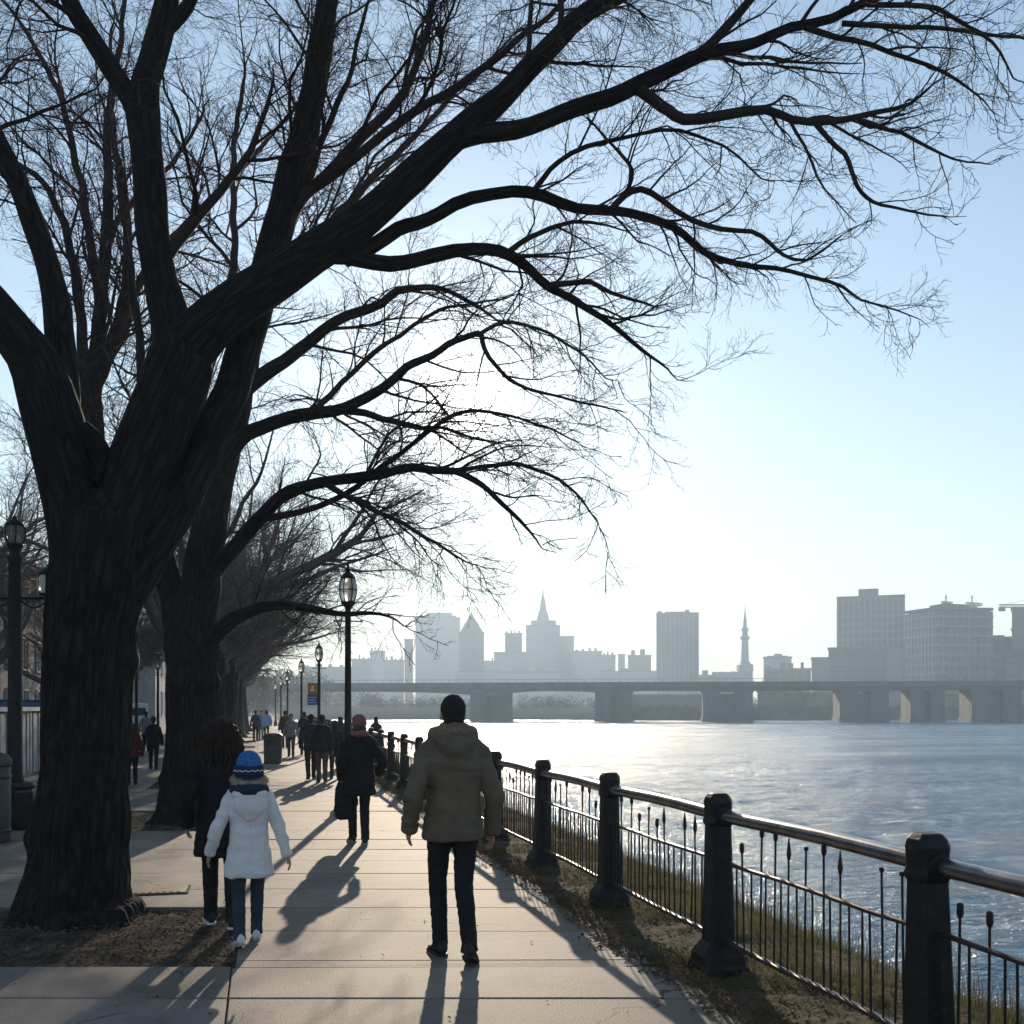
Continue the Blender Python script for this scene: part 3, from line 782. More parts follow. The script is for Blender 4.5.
def limb_px(pts, D0, D1, step=.12, wig=.25, seed=0):
    """outline measured on the picture, given its own distance from D0 to D1 metres"""
    if len(pts) > 2 and .5 < pts[-1][2] < 3.9 and seed:
        (xa, ya, ra), (xb, yb, rb) = pts[-2], pts[-1]
        dl = math.hypot(xb-xa, yb-ya) + 1e-6; ux, uy = (xb-xa)/dl, (yb-ya)/dl; ext = 8 + 15*rb
        rs = random.Random(seed)
        pts = list(pts) + [(xb+ux*ext*.5 + rs.uniform(-5, 5), yb+uy*ext*.5 + rs.uniform(-5, 5), rb*.6), (xb+ux*ext + rs.uniform(-8, 8), yb+uy*ext + rs.uniform(-8, 8), min(.3, rb*.3))]
    n = len(pts); P = []; Rr = []
    seg = [0]
    for i in range(1, n): seg.append(seg[-1] + math.hypot(pts[i][0]-pts[i-1][0], pts[i][1]-pts[i-1][1]))
    for i, (x, y, r) in enumerate(pts):
        f = seg[i]/seg[-1]; D = D0 + (D1-D0)*f
        P.append(wp(x, y, D)); Rr.append(r*D/1000)
    A, B = catmull(P, Rr, step)
    rng = np.random.default_rng(seed+100)
    for i in range(len(A)):
        q = mnoise.noise_vector(Vector(A[i]*2.6 + seed))
        A[i] += np.array(q)*(min(B[i], .05)*wig*2 + (.022 if (seed and B[i] < .07 and i > 3) else 0))
        B[i] *= 1 + .10*mnoise.noise(Vector(A[i]*3.0 + seed*2))
    return A, B

def bark_tube(mb_name, P, Rd, parent, origin, S=18, ridges=0.0, mat_='bark'):
    P = P - np.array(origin)
    V, F = tubes_np(P[None], Rd[None], S)
    if ridges:
        n = len(P); z00 = P[0][2]; rk = random.Random(S)
        knots = [(rk.uniform(0, 6.28), rk.uniform(.7, 3.6), rk.uniform(.12, .22), rk.uniform(.03, .075)) for _ in range(9)]
        for i in range(n):
            for k in range(S):
                v = V[i*S+k]; a = 2*math.pi*k/S
                q = mnoise.noise(Vector((math.cos(a)*3.2, math.sin(a)*3.2, v[2]*.9))) + .6*mnoise.noise(Vector((math.cos(a)*8.5, math.sin(a)*8.5, v[2]*1.7)))
                R0 = Rd[i]; u_ = a*R0
                wv_ = .05*mnoise.noise(Vector((math.cos(a)*2, math.sin(a)*2, v[2]*1.4)))
                fur = 1 - abs(mnoise.noise(Vector((math.cos(a + wv_*3)*R0*21, math.sin(a + wv_*3)*R0*21, v[2]*1.5))))*2.4
                fu2 = 1 - abs(mnoise.noise(Vector((math.cos(a)*R0*44 + 7, math.sin(a)*R0*44, v[2]*3.6))))*2.2
                h_ = max(0, v[2] - z00); flare = .12*math.exp(-h_/.26)*math.cos(6*a + 1.1 + .8*math.sin(2*a))
                kb = 0
                for ka, kz, kw, kh in knots:
                    da = (a - ka + math.pi) % (2*math.pi) - math.pi
                    kb += kh*math.exp(-((da*R0)**2 + (v[2]-z00-kz)**2)/(kw*kw*.5))
                dirv = v - P[i]; V[i*S+k] = P[i] + dirv*(1 + ridges*q + flare) + dirv/np.linalg.norm(dirv)*(.015*fur + .007*fu2 + kb)
    me = np_mesh(mb_name, V, F)
    sl = np.concatenate([[0], np.cumsum(np.linalg.norm(np.diff(P, axis=0), axis=1))])
    an = 2*np.pi*np.arange(S)/S; Rg = np.maximum(Rd, .05)
    off = P[0].sum()*3.7
    G = np.stack([Rg[:, None]*np.cos(an)[None] + off, Rg[:, None]*np.sin(an)[None], np.broadcast_to(sl[:, None], (len(P), S))], -1).reshape(-1, 3).astype(np.float32)
    at_ = me.attributes.new('grain', 'FLOAT_VECTOR', 'POINT'); at_.data.foreach_set('vector', G.ravel())
    return link(mb_name, me, M[mat_], parent, True)

CAMP = np.array([0, 0, EYE]); FWN = np.array(FW); RTN = np.array(RT)
def proj(P):
    d = P - CAMP; D = d @ FWN
    return np.stack([512 + 1000*(d @ RTN)/D, HOR - 1000*d[:, 2]/D], 1), D
def attach(limbs, TP, TR):
    """root each limb in the axis of the limb it grows from, easing back to its own distance further out"""
    done = [(TP, TR)]; out = []
    for (A, B, t0, sc, big) in limbs:
        q, D = proj(A[:1]); best = None
        for (P2, R2) in done:
            p2, D2 = proj(P2); ok = R2 > B[0]*.75
            if not ok.any(): continue
            e = np.hypot(*(p2 - q[0]).T)/(1000*R2/D2 + 4) + np.where(ok, 0, 1e3) + .25*np.abs(D2 - D[0])
            k = int(e.argmin())
            if best is None or e[k] < best[0]: best = (e[k], D2[k])
        if best and best[0] < 4:
            n = len(A); f = np.linspace(0, 1, n); w_ = np.clip(1 - f/.7, 0, 1); w_ = w_*w_*(3-2*w_)
            pA, DA = proj(A); k = 1 + w_*(best[1] - D[0])/DA
            A = CAMP + (A - CAMP)*k[:, None]; B = B*k
        done.append((A, B)); out.append((A, B, t0, sc, big))
    return out

def build_tree(label, base, trunk, limbs, prm, seed, group, kids=True, ridges=.06):
    t = thing('bare_tree', label, 'tree', tuple(base), 0, group)
    P, Rd = trunk
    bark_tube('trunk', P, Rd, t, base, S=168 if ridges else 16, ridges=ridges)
    tw = Twigs(); rng = np.random.default_rng(seed); lst = []
    limbs = attach(limbs, P, Rd) if kids else limbs
    for (A, B, t0, sc, big) in limbs:
        if big: bark_tube('limb', A, B, t, base, S=20)
        else:
            tw.add(*tubes_np(A[None], B[None], 10))
        if sc > 0: lst.append((A, B, t0, sc))
    crown_from(rng, lst, prm, tw)
    for i in range(len(tw.V)): tw.V[i] = tw.V[i] - np.array(base)
    link('crown', tw.mesh('crown'), M['twig'] if kids else M['hazetwig'], t)
    return t

GRP = 'bare trees lining the riverside walk'
# --- the big tree
D1 = 8.05
SLIM = {17: .8, 20: .8, 43: .8, 44: .72, 45: .74, 46: .8, 47: .78, 48: .7, 49: .75, 50: .75, 51: .8, 52: .8, 24: .88, 7: .93, 8: .9, 25: .8, 26: .8, 27: .8, 61: .8, 62: .8, 63: .8, 64: .8, 65: .75, 66: .75, 41: .85, 42: .9, 54: .75, 53: .75, 4: .95, 2: .92}
def Lm(pts, a, b, t0=.25, sc=1., big=True, seed=0):
    pts = [(x, y, r*SLIM.get(seed, 1.)) for x, y, r in pts]
    A, B = limb_px(pts, a, b, seed=seed); return (A, B, t0, sc, big)
base1 = wp(75, 914, D1); base1.z = -.03
tr = limb_px([(75,935,80),(76,918,63),(75,900,54),(78,870,48),(81,820,42.5),(84,770,39.5),(87,700,39),(91,640,40),(97,590,44),(102,555,45),(106,520,42),(108,495,30)], D1, D1, .028, .1)
limbs1 = [
 Lm([(84,585,32),(76,530,29),(66,480,28),(56,430,29),(46,390,27),(28,352,24),(0,318,22),(-40,265,18),(-85,190,14),(-120,90,10),(-140,-20,6)], 8.05, 7.0, .45, .9, True, 1),
 Lm([(66,450,18),(64,400,17),(61,350,16),(57,310,15),(50,275,13),(38,235,12.5),(20,190,11),(2,150,10),(-22,90,8),(-45,0,6),(-60,-90,4)], 8.15, 8.7, .3, 1., True, 2),
 Lm([(108,580,34),(120,530,33),(138,480,33),(153,440,32),(167,400,31),(178,365,32),(184,335,26),(186,322,12)], 8.0, 8.0, .9, 0, True, 3),
 Lm([(180,352,27),(170,318,20),(160,280,18),(154,240,17),(150,200,16.5),(146,150,16),(142,112,17),(148,80,14.5),(158,40,13),(166,0,12),(174,-70,10),(178,-160,7),(184,-260,4)], 8.0, 8.5, .45, 1.1, True, 4),
 Lm([(142,125,12),(130,100,10.5),(110,68,10),(88,33,9),(62,-8,8),(40,-70,6.5),(28,-160,4)], 8.25, 7.9, .25, 1., True, 5),
 Lm([(166,30,7),(180,14,6),(192,-5,5.5),(204,-50,4),(215,-130,2.5)], 8.35, 8.6, .2, .9, True, 6),
 Lm([(184,352,28),(205,328,26),(228,310,24.5),(262,288,23.5),(300,264,22),(345,234,19.5),(385,203,17.5),(430,160,16.5),(468,126,15),(505,93,12.5),(540,55,11.5),(572,24,10.5),(612,-2,9.5),(690,-50,8),(780,-130,6),(860,-230,3)], 8.0, 7.0, .5, 1.0, True, 7),
 Lm([(455,140,11),(480,134,10.5),(512,130,9.8),(545,121,9.2),(577,110,9),(610,100,8.8),(642,86,8.4),(682,66,7.6),(702,57,7),(740,45,6.2),(772,35,5.6),(832,17,4.8),(872,2,4),(940,-25,3),(1010,-60,2)], 7.55, 7.0, .3, .62, True, 8),
 Lm([(700,57,5),(727,25,4.6),(752,-2,4),(790,-50,3),(820,-110,2)], 7.15, 6.9, .15, .7, False, 9),
 Lm([(640,90,6),(655,102,5.8),(667,112,5.6),(682,119,5.4),(722,116,5),(762,108,4.4),(792,117,4),(832,122,3.4),(862,119,2.8),(912,102,1.8),(935,85,1)], 7.2, 7.7, .12, .42, False, 10),
 Lm([(815,122,3),(828,138,2.7),(842,155,2.5),(850,172,2.3),(857,185,2.1),(868,197,1.9),(882,206,1.6),(910,212,1.2),(942,215,.8)], 7.5, 7.7, .1, .26, False, 11),
 Lm([(858,120,2.4),(880,128,2.1),(902,135,1.9),(932,150,1.5),(955,160,1.1),(982,162,.8)], 7.6, 7.9, .1, .26, False, 12),
 Lm([(805,28,3.2),(830,36,2.9),(852,42,2.7),(892,52,2.3),(942,72,1.7),(965,88,1.2),(985,102,.8)], 7.1, 7.5, .1, .34, False, 13),
 Lm([(868,4,2.8),(905,5,2.6),(937,9,2.3),(960,20,2),(982,32,1.6),(1020,37,1.1)], 7.0, 7.2, .1, .34, False, 14),
 Lm([(842,22,2.8),(880,25,2.5),(912,27,2.2),(950,29,1.9),(982,33,1.6),(1000,52,1.3),(1014,78,.8)], 7.05, 6.7, .1, .34, False, 15),
 Lm([(520,92,3),(528,60,2.8),(531,25,2.5),(533,-10,2)], 7.5, 7.4, .1, .6, False, 16),
 Lm([(325,250,15),(348,256,11),(372,262,9.6),(405,261,9),(435,256,8.6),(470,248,8),(500,251,7.4),(522,264,6.4),(542,284,5.6),(555,291,5.2),(572,297,4.6),(602,320,3.8),(632,341,2.8),(650,356,2),(668,370,1.2)], 8.0, 8.7, .28, .40, True, 17),
 Lm([(547,286,3.2),(570,283,2.9),(592,283,2.6),(612,294,2.1),(647,302,1.2)], 8.4, 8.6, .1, .28, False, 18),
 Lm([(505,255,3),(520,243,2.7),(540,232,2.4),(575,222,2),(610,226,1.2)], 8.3, 8.1, .1, .4, False, 19),
 Lm([(345,262,10),(368,250,9),(400,229,8.6),(420,219,8.4),(440,209,8),(470,196,7.6),(512,190,7),(545,193,6.8),(577,205,6.4),(605,210,6),(632,212,5.5),(672,228,4.8),(692,242,4.4),(712,255,4),(742,262,3.4),(792,272,2.6),(842,287,2),(862,300,1.5),(910,316,.8)], 7.8, 8.4, .28, .36, True, 20),
 Lm([(612,210,3.6),(625,196,3.4),(640,190,3.2),(662,200,3),(692,220,2.7),(722,228,2.5),(752,232,2.3),(770,245,2.1),(785,256,1.8),(810,259,1.4),(838,238,.9)], 8.0, 7.6, .1, .32, False, 21),
 Lm([(535,190,3),(545,176,2.8),(557,162,2.6),(587,145,2.3),(627,137,2),(677,132,1.7),(722,146,1.3),(762,178,.8)], 7.9, 7.5, .12, .4, False, 22),
 Lm([(615,205,2.4),(628,188,2.2),(632,170,2),(622,155,1.8),(610,142,1.4),(590,120,.9)], 7.9, 7.7, .12, .4, False, 23),
 Lm([(118,600,26),(146,560,24),(172,515,23),(195,470,21),(217,425,20),(236,375,18.5),(250,330,17.5),(262,288,17),(274,240,16.5),(284,200,16),(298,150,15),(310,105,14),(318,60,13),(327,10,12),(336,-50,10),(346,-140,7),(350,-240,4)], 8.25, 9.0, .6, 1.1, True, 24),
 Lm([(286,225,8),(300,200,7.4),(316,184,7),(336,164,6.8),(362,139,6.4),(392,108,5.6),(412,80,5),(425,40,4.2),(436,-5,3.4),(450,-70,2)], 8.8, 9.3, .2, .85, False, 25),
 Lm([(312,188,6.4),(340,170,6.2),(372,144,6),(402,122,5.6),(430,103,5),(462,83,4.6),(512,45,3.8),(548,15,3),(590,-30,2)], 8.8, 8.3, .2, .75, False, 26),
 Lm([(268,280,7),(285,235,6.4),(298,205,6),(310,172,5),(330,120,4),(352,70,3),(365,10,2)], 8.9, 9.4, .2, .9, False, 27),
 Lm([(68,440,8),(84,432,11),(97,450,12),(100,470,9),(96,482,4)], 8.0, 7.8, .9, 0, True, 28),
 Lm([(12,345,8),(28,352,6),(48,344,5),(60,330,4)], 7.9, 8.2, .1, .3, False, 29),
 Lm([(160,270,6),(175,245,5.5),(200,215,5),(225,180,4.2),(250,150,3.4),(268,100,2)], 8.1, 8.6, .15, .7, False, 30),
]
T1 = build_tree('massive dark old tree nearest the camera, its branches arching over the whole walk', base1, tr, limbs1, PRM_NEAR, 21, GRP, ridges=.055)

# --- the second tree, beyond it
D2 = 14.7
base2 = wp(184, 820, D2); base2.z = -.03
tr2 = limb_px([(184,832,41),(185,822,33),(186,808,28),(189,780,25),(191,740,24),(192,700,23.5),(192,660,24),(192,630,25),(193,605,22),(194,590,12)], D2, D2, .05, .1)
limbs2 = [
 Lm([(186,640,20),(175,605,17),(166,570,14),(158,530,11),(150,480,9),(146,420,7),(140,340,5),(128,250,3)], 14.7, 15.6, .2, 1.1, True, 41),
 Lm([(192,640,24),(199,590,22),(206,545,20),(215,495,18),(228,445,16),(240,392,14.5),(254,335,13),(268,285,11),(284,235,9.5),(300,175,8),(318,110,6),(330,40,4),(338,-20,2.5)], 14.8, 15.2, .3, 1.2, True, 42),
 Lm([(198,655,13),(214,634,11),(232,621,9),(262,608,7),(300,607,5),(342,613,3.4),(370,613,2.4),(398,621,1.2)], 14.5, 13.4, .25, .36, True, 43),
 Lm([(196,615,13),(212,575,11.5),(232,550,10.5),(260,518,9.6),(290,492,8.6),(325,482,7.8),(362,476,7),(395,470,6.4),(422,468,5.8),(454,472,5),(480,485,4.2),(502,504,3.4),(520,520,2.6),(536,540,1.4)], 14.6, 13.2, .25, .62, True, 44),
 Lm([(210,510,12),(222,470,11),(240,440,10),(262,428,9.4),(282,420,9),(315,413,8.2),(346,408,7.4),(382,388,6.4),(405,370,5.8),(430,356,5),(455,342,4.4),(478,332,3.8),(482,342,3.4),(490,358,3),(518,384,2.4),(570,400,1.7),(616,410,1)], 14.7, 13.6, .25, .62, True, 45),
 Lm([(340,410,5),(365,412,4.2),(390,420,3.8),(415,426,3),(440,428,2.4),(480,440,1.5)], 14.0, 14.6, .12, .6, False, 46),
 Lm([(236,405,11),(246,388,10),(268,371,9),(290,356,8.2),(315,338,7.4),(338,320,6.8),(360,312,6.2),(382,304,5.6),(396,290,5),(415,288,4.2),(450,292,3),(490,315,1.6)], 14.9, 14.2, .2, .65, True, 47),
 Lm([(325,482,5),(342,494,4.4),(370,508,3.8),(402,524,3.2),(430,540,2.6),(466,562,1.4)], 14.3, 13.4, .12, .5, False, 48),
 Lm([(262,520,5),(300,512,4.4),(340,498,4),(380,470,3.6),(430,430,3),(470,410,2.5),(520,418,1.8),(575,440,1)], 14.3, 14.8, .12, .6, False, 49),
 Lm([(300,418,4.4),(330,395,4),(365,360,3.5),(400,335,3),(440,310,2.2),(500,300,1.2)], 14.4, 14.9, .12, .7, False, 50),
 Lm([(455,472,3),(500,465,2.6),(540,470,2.2),(575,492,1.6),(596,520,.9)], 13.5, 13.9, .1, .45, False, 51),
 Lm([(478,335,2.6),(505,322,2.4),(540,330,2),(575,350,1.5),(606,378,.9)], 13.7, 14, .1, .45, False, 52),
 Lm([(262,310,7),(290,270,6.4),(330,225,5.6),(370,180,4.8),(410,140,4),(460,90,3)], 15, 15.6, .15, 1., False, 53),
 Lm([(214,500,9),(200,440,8),(205,380,7),(225,320,6),(235,250,5),(232,180,4),(240,100,3)], 15.2, 16.4, .15, 1.1, False, 54),
]
T2 = build_tree('second dark leaning tree with low limbs reaching out in front of the sun', base2, tr2, limbs2, PRM_MID, 22, GRP, ridges=.045)

# --- the slim many-stemmed tree seen behind the big one
D3 = 18.2
base3 = gd(96, D3, -.03)
tr3 = limb_px([(96,800,26),(96,780,20),(95,700,17),(93,600,15.5),(90,500,14),(89,430,13),(90,400,10)], D3, D3, .1, .1)
limbs3 = [
 Lm([(89,440,11),(93,400,10.5),(96,360,9.6),(100,310,8.4),(106,245,7),(108,190,6),(108,125,4.8),(118,60,3.6),(126,0,2.6)], D3, 18.8, .15, 1.1, True, 61),
 Lm([(93,395,8),(110,350,7.4),(124,300,6.6),(128,240,5.6),(122,180,4.6),(112,120,3.4),(110,40,2)], D3, 19.4, .15, 1.1, True, 62),
 Lm([(88,430,8),(84,380,7),(82,330,6.4),(74,270,5.6),(60,215,4.6),(40,180,3.8),(5,155,2.4)], D3, 17.2, .15, 1.1, True, 63),
 Lm([(100,310,6),(92,250,5.4),(80,180,4.6),(65,110,3.8),(40,55,3),(10,10,2)], 18.4, 17.6, .15, 1.1, False, 64),
 Lm([(100,370,7),(122,335,6.4),(136,290,5.6),(160,250,5),(195,215,4.2),(240,170,3.4),(290,115,2.2)], 18.4, 19, .12, 1.1, False, 65),
 Lm([(105,260,4.6),(116,225,4.2),(140,195,3.6),(170,165,3),(200,120,2)], 18.7, 19.3, .12, .9, False, 66),
]
T3 = build_tree('slim many stemmed tree half hidden behind the thick trunk of the nearest tree', base3, tr3, limbs3, PRM_MID, 23, GRP, ridges=.03)

# --- the rest of the row: grown, then repeated
def grown_tree(seed, H=11.5, spread=1.0, prm=PRM_FAR, label='', base=(0, 0, 0)):
    rng = np.random.default_rng(seed)
    fork = rng.uniform(3.3, 4.2)
    P = []; Rr = []
    lean = rng.normal(0, .03, 2)
    for i in range(9):
        z = -.1 + (fork+.1)*i/8
        P.append((lean[0]*z, lean[1]*z, z)); Rr.append(.36*(1 + 1.1*math.exp(-(z+.1)/.22))*(1-.1*z/fork))
    Rr[-1] = .2
    P, Rr = catmull(P, Rr, .2)
    limbs = []
    nl = 6
    for i in range(nl):
        a = 2*math.pi*i/nl + rng.uniform(-.4, .4)
        el = math.radians(rng.uniform(38, 70)) if i % 3 else math.radians(rng.uniform(42, 54))
        L_ = rng.uniform(.8, 1.05)*(H-fork)*(.95 if math.sin(el) > .75 else .72)
        st = np.array([lean[0]*fork, lean[1]*fork, fork - rng.uniform(.1, .9)])
        d = np.array([math.cos(a)*math.cos(el)*spread, math.sin(a)*math.cos(el)*spread, math.sin(el)])
        pts = [st - d*.15]; rad = [.19]
        p = st.copy(); m = 9
        for k in range(1, m+1):
            d = d + rng.normal(size=3)*.19; d[2] = max(d[2] + .04, .3); d /= np.linalg.norm(d)
            p = p + d*L_/m; pts.append(p.copy()); rad.append(.16*(1-k/(m+.6))**1.1 + .012)
        A, B = catmull(pts, rad, .25)
        limbs.append((A, B, .18, 1.0, False))
        for q in range(3):
            f = rng.uniform(.2, .65); i0 = int(f*(len(A)-1)); T = A[min(i0+1, len(A)-1)]-A[i0-1]; T /= np.linalg.norm(T)
            nn = rng.normal(size=3); nn -= T*nn.dot(T); nn /= np.linalg.norm(nn)
            d2 = T*.8 + nn*.6; d2 /= np.linalg.norm(d2); p2 = A[i0].copy(); pp = [p2.copy()]; rr_ = [B[i0]*.6]
            L2 = L_*(1-f)*rng.uniform(.6, .95)
            for k in range(1, 8):
                d2 = d2 + rng.normal(size=3)*.14; d2[2] = max(d2[2] + .03, .18); d2 /= np.linalg.norm(d2); p2 = p2 + d2*L2/7; pp.append(p2.copy()); rr_.append(B[i0]*.6*(1-k/7.6)+.01)
            A2, B2 = catmull(pp, rr_, .25); limbs.append((A2, B2, .15, .8, False))
    t = build_tree(label, (0, 0, 0), (P, Rr), limbs, prm, seed+7, GRP, kids=False, ridges=0)
    return t
protoA = grown_tree(301, 11.5, 1.0, PRM_FAR); protoB = grown_tree(302, 12.0, 1.05, PRM_FAR); protoC = grown_tree(309, 10.8, 1.1, PRM_FAR)
spots = [(-1.3, 22.2, 'third tree of the row along the walk, just past the low limbed second tree')]
for k in range(1, 9): spots.append((-1.3 + random.uniform(-.15, .15), 22.2 + 6.9*k, None))
ordn = ['fourth', 'fifth', 'sixth', 'seventh', 'eighth', 'ninth', 'tenth', 'eleventh']
row2 = [(-9.6, 12.5), (-9.2, 20.5), (-9.9, 29.0), (-9.4, 38.0), (-9.0, 48.0), (-9.5, 60.0), (-9.0, 74.0)]
row2n = ['nearest', 'second', 'third', 'fourth', 'fifth', 'sixth', 'farthest']
protos = [protoA, protoB, protoC]; used = [False]*3
def place_tree(i, x, y, lab, s, grp):
    pr = protos[i % 3]
    if used[i % 3]: t = copy_tree(pr)
    else: t = pr; used[i % 3] = True
    t.location = (x, y, -.04); t.rotation_euler = (0, 0, random.uniform(0, 6.28)); t.scale = (s, s, s*random.uniform(.94, 1.06))
    t['label'] = lab; t['group'] = grp
for i, (x, y, lab) in enumerate(spots):
    place_tree(i, x, y, lab or f'bare tree far down the walk, {ordn[i-1]} trunk of the row beside the path', random.uniform(.9, 1.05), GRP)
for i, (x, y) in enumerate(row2):
    place_tree(i+1, x, y, f'bare tree behind the grey wall at the left, {row2n[i]} one of that row', random.uniform(.85, 1.05), 'bare trees behind the grey wall')
# ------------------------------------------------------------------ street lamps
GL = 'black lantern lamp posts beside the walk'
def lamp_meshes():
    d = {}
    p = MB(); p.lathe([(.17, -.03), (.17, .10), (.15, .14), (.15, .34), (.125, .40), (.105, .44), (.085, .52), (.075, .60), (.088, .63), (.088, .66), (.068, .70), (.056, 1.6), (.048, 3.12), (.06, 3.15), (.06, 3.19), (.045, 3.22), (.05, 3.27), (.085, 3.31), (.11, 3.335), (.11, 3.36)], 20)
    p.tube([(-.22, 0, 3.05), (.22, 0, 3.05)], .012, 8); p.ball((-.22, 0, 3.05), .022, nu=8, nv=6); p.ball((.22, 0, 3.05), .022, nu=8, nv=6)
    d['post'] = (p.mesh('post'), M['iron'])
    g_ = MB(); g_.lathe([(.085, 3.36), (.115, 3.42), (.135, 3.52), (.138, 3.60), (.125, 3.69), (.095, 3.76)], 20, cap=False)
    d['glass'] = (g_.mesh('lantern_glass'), M['lampglass'])
    f = MB()
    for k in range(6):
        a = math.pi*2*k/6
        f.tube([((r+.004)*math.cos(a), (r+.004)*math.sin(a), z) for r, z in ((.085, 3.355), (.115, 3.42), (.135, 3.52), (.138, 3.60), (.125, 3.69), (.095, 3.765))], .0085, 6)
    f.lathe([(.115, 3.352), (.115, 3.372)], 20); f.lathe([(.145, 3.555), (.145, 3.575)], 20, cap=False)
    d['cage'] = (f.mesh('cage'), M['iron'])
    c = MB(); c.lathe([(.12, 3.752), (.125, 3.77), (.11, 3.79), (.085, 3.83), (.05, 3.855), (.035, 3.87), (.045, 3.89), (.045, 3.91), (.022, 3.93), (.018, 3.955), (.026, 3.975), (.012, 4.0), (.003, 4.04)], 18)
    d['cap'] = (c.mesh('cap'), M['iron'])
    for k, (me, m_) in d.items():
        me.materials.append(m_); me.polygons.foreach_set('use_smooth', [True]*len(me.polygons))
    return d
LMS = lamp_meshes()
def lamp(x, y, label, s=1.0, group=GL):
    t = thing('street_lamp', label, 'street lamp', (x, y, 0), random.uniform(-.1, .1), group); t.scale = (s, s, s)
    for nm, key in (('post', 'post'), ('lantern_glass', 'glass'), ('lantern_cage', 'cage'), ('lantern_cap', 'cap')):
        link(nm, LMS[key][0], None, t)
    return t
for px, D, s, lab in ((348, 16.9, 1.02, 'black lantern lamp post standing beside the woman in the dusty pink hat'),
                      (319, 34.5, .98, 'black lamp post carrying the orange and blue sign, behind the walking couple'),
                      (301.5, 46, .98, 'plain black lamp post just beyond the one with the orange and blue sign'),
                      (287.5, 60, .98, 'small distant lamp post, second past the one with the orange sign'),
                      (281, 73, .98, 'tiny distant lamp post, third past the one with the orange sign'),
                      (275.5, 88, .98, 'tiniest and farthest lamp post of the row on the walk')):
    p = gd(px, D); lamp(p.x, p.y, lab, s)
for px, D, lab in ((136.5, 38, 'dark lamp post between the two thick trunks, nearer the big trunk'), (158, 45, 'dark lamp post seen between the trunks, close against the second trunk')):
    p = gd(px, D); lamp(p.x, p.y, lab, 1.02)

# the tall lamp at the left edge, with a cross arm
p = gd(15, 13.6)
tl = thing('street_lamp', 'tall thick black lamp post with a lantern cross arm at the left edge', 'street lamp', (p.x, p.y, 0), -TH)
b = MB(); b.lathe([(.15, -.03), (.15, .12), (.125, .17), (.12, .42), (.11, .52), (.10, .60), (.112, .64), (.112, .69), (.098, .75), (.09, 2.2), (.082, 3.62), (.095, 3.66), (.095, 3.71), (.07, 3.75), (.075, 3.80), (.105, 3.85), (.11, 3.88)], 22)
b.build('post', M['iron'], tl, True)
b = MB(); b.lathe([(.09, 3.875), (.125, 3.93), (.14, 4.0), (.13, 4.08), (.10, 4.13)], 18); b.build('lantern_glass', mat_glass('dark lantern glass', (.25, .23, .21), .2, .5), tl, True)
b = MB(); b.lathe([(.115, 4.12), (.12, 4.14), (.08, 4.19), (.03, 4.21), (.035, 4.235), (.004, 4.27)], 16)
for k in range(6):
    a = k*math.pi/3; b.tube([((r+.004)*math.cos(a), (r+.004)*math.sin(a), z) for r, z in ((.09, 3.87), (.125, 3.93), (.14, 4.0), (.13, 4.08), (.10, 4.13))], .009, 6)
b.build('lantern_cap', M['iron'], tl, True)
b = MB()
b.tube([(-.48, 0, 3.14), (.48, 0, 3.14)], .02, 10)
for s in (-1, 1):
    b.tube([(s*(.09 + .34*t), 0, 3.10 - .09*math.sin(t*math.pi)) for t in np.linspace(0, 1, 9)], .012, 8)
    for q in range(4): b.tube([(s*(.14 + .08*q), .014, 3.14), (s*(.16 + .08*q), .014, 3.09), (s*(.19 + .08*q), .014, 3.12)], .008, 6)
    b.tube([(s*.415, 0, 3.02), (s*.415, 0, 3.18)], .016, 8); b.lathe([(.015, 2.98), (.03, 3.0), (.015, 3.03)], 8, c=(s*.415, 0, 0))
b.build('cross_arm', M['iron'], tl, True)
for s in (-1, 1):
    b = MB(); b.lathe([(.07, 3.20), (.10, 3.25), (.11, 3.33), (.10, 3.42), (.075, 3.46)], 16, c=(s*.415, 0, 0)); g_ = b.build('lantern', M['lampglass'], tl, True)
    b = MB(); b.lathe([(.075, 3.17), (.085, 3.205), (.06, 3.207)], 16, c=(s*.415, 0, 0)); b.lathe([(.09, 3.45), (.095, 3.47), (.06, 3.51), (.02, 3.53), (.004, 3.57)], 16, c=(s*.415, 0, 0))
    for k in range(6):
        a = k*math.pi/3; b.tube([(s*.415 + (r+.003)*math.cos(a), (r+.003)*math.sin(a), z) for r, z in ((.07, 3.20), (.10, 3.25), (.11, 3.33), (.10, 3.42), (.075, 3.46))], .007, 5)
    b.build('cage', M['iron'], g_, True)

# the banner sign on the second lamp
p = gd(319, 34.5)
sg = thing('banner_sign', 'orange over blue sign fixed to the second lamp post', 'sign', (p.x, p.y, 0), -TH)
MB().box(-.385, -.055, -.02, .02, 2.10, 2.48).build('upper_panel', M['orange'], sg)
MB().box(-.395, -.055, -.02, .02, 1.735, 2.085).build('lower_panel', M['signblue'], sg)
b = MB(); b.ball((-.22, -.022, 2.36), (.045, .008, .05)); b.box(-.30, -.14, -.028, -.021, 2.20, 2.27); b.box(-.26, -.18, -.028, -.021, 2.27, 2.31)
b.build('emblem', M['signwhite'], sg)
b = MB()
for q in range(3): b.box(-.36, -.10 - .04*(q % 2), -.026, -.021, 1.80 + q*.085, 1.835 + q*.085)
b.build('lettering', mat('pale blue enamel', (.35, .5, .8), .5), sg)
b = MB()
for z in (1.74, 2.09, 2.475): b.box(-.39, .06, -.012, .012, z - .012, z + .012)
b.build('bracket', M['iron'], sg)

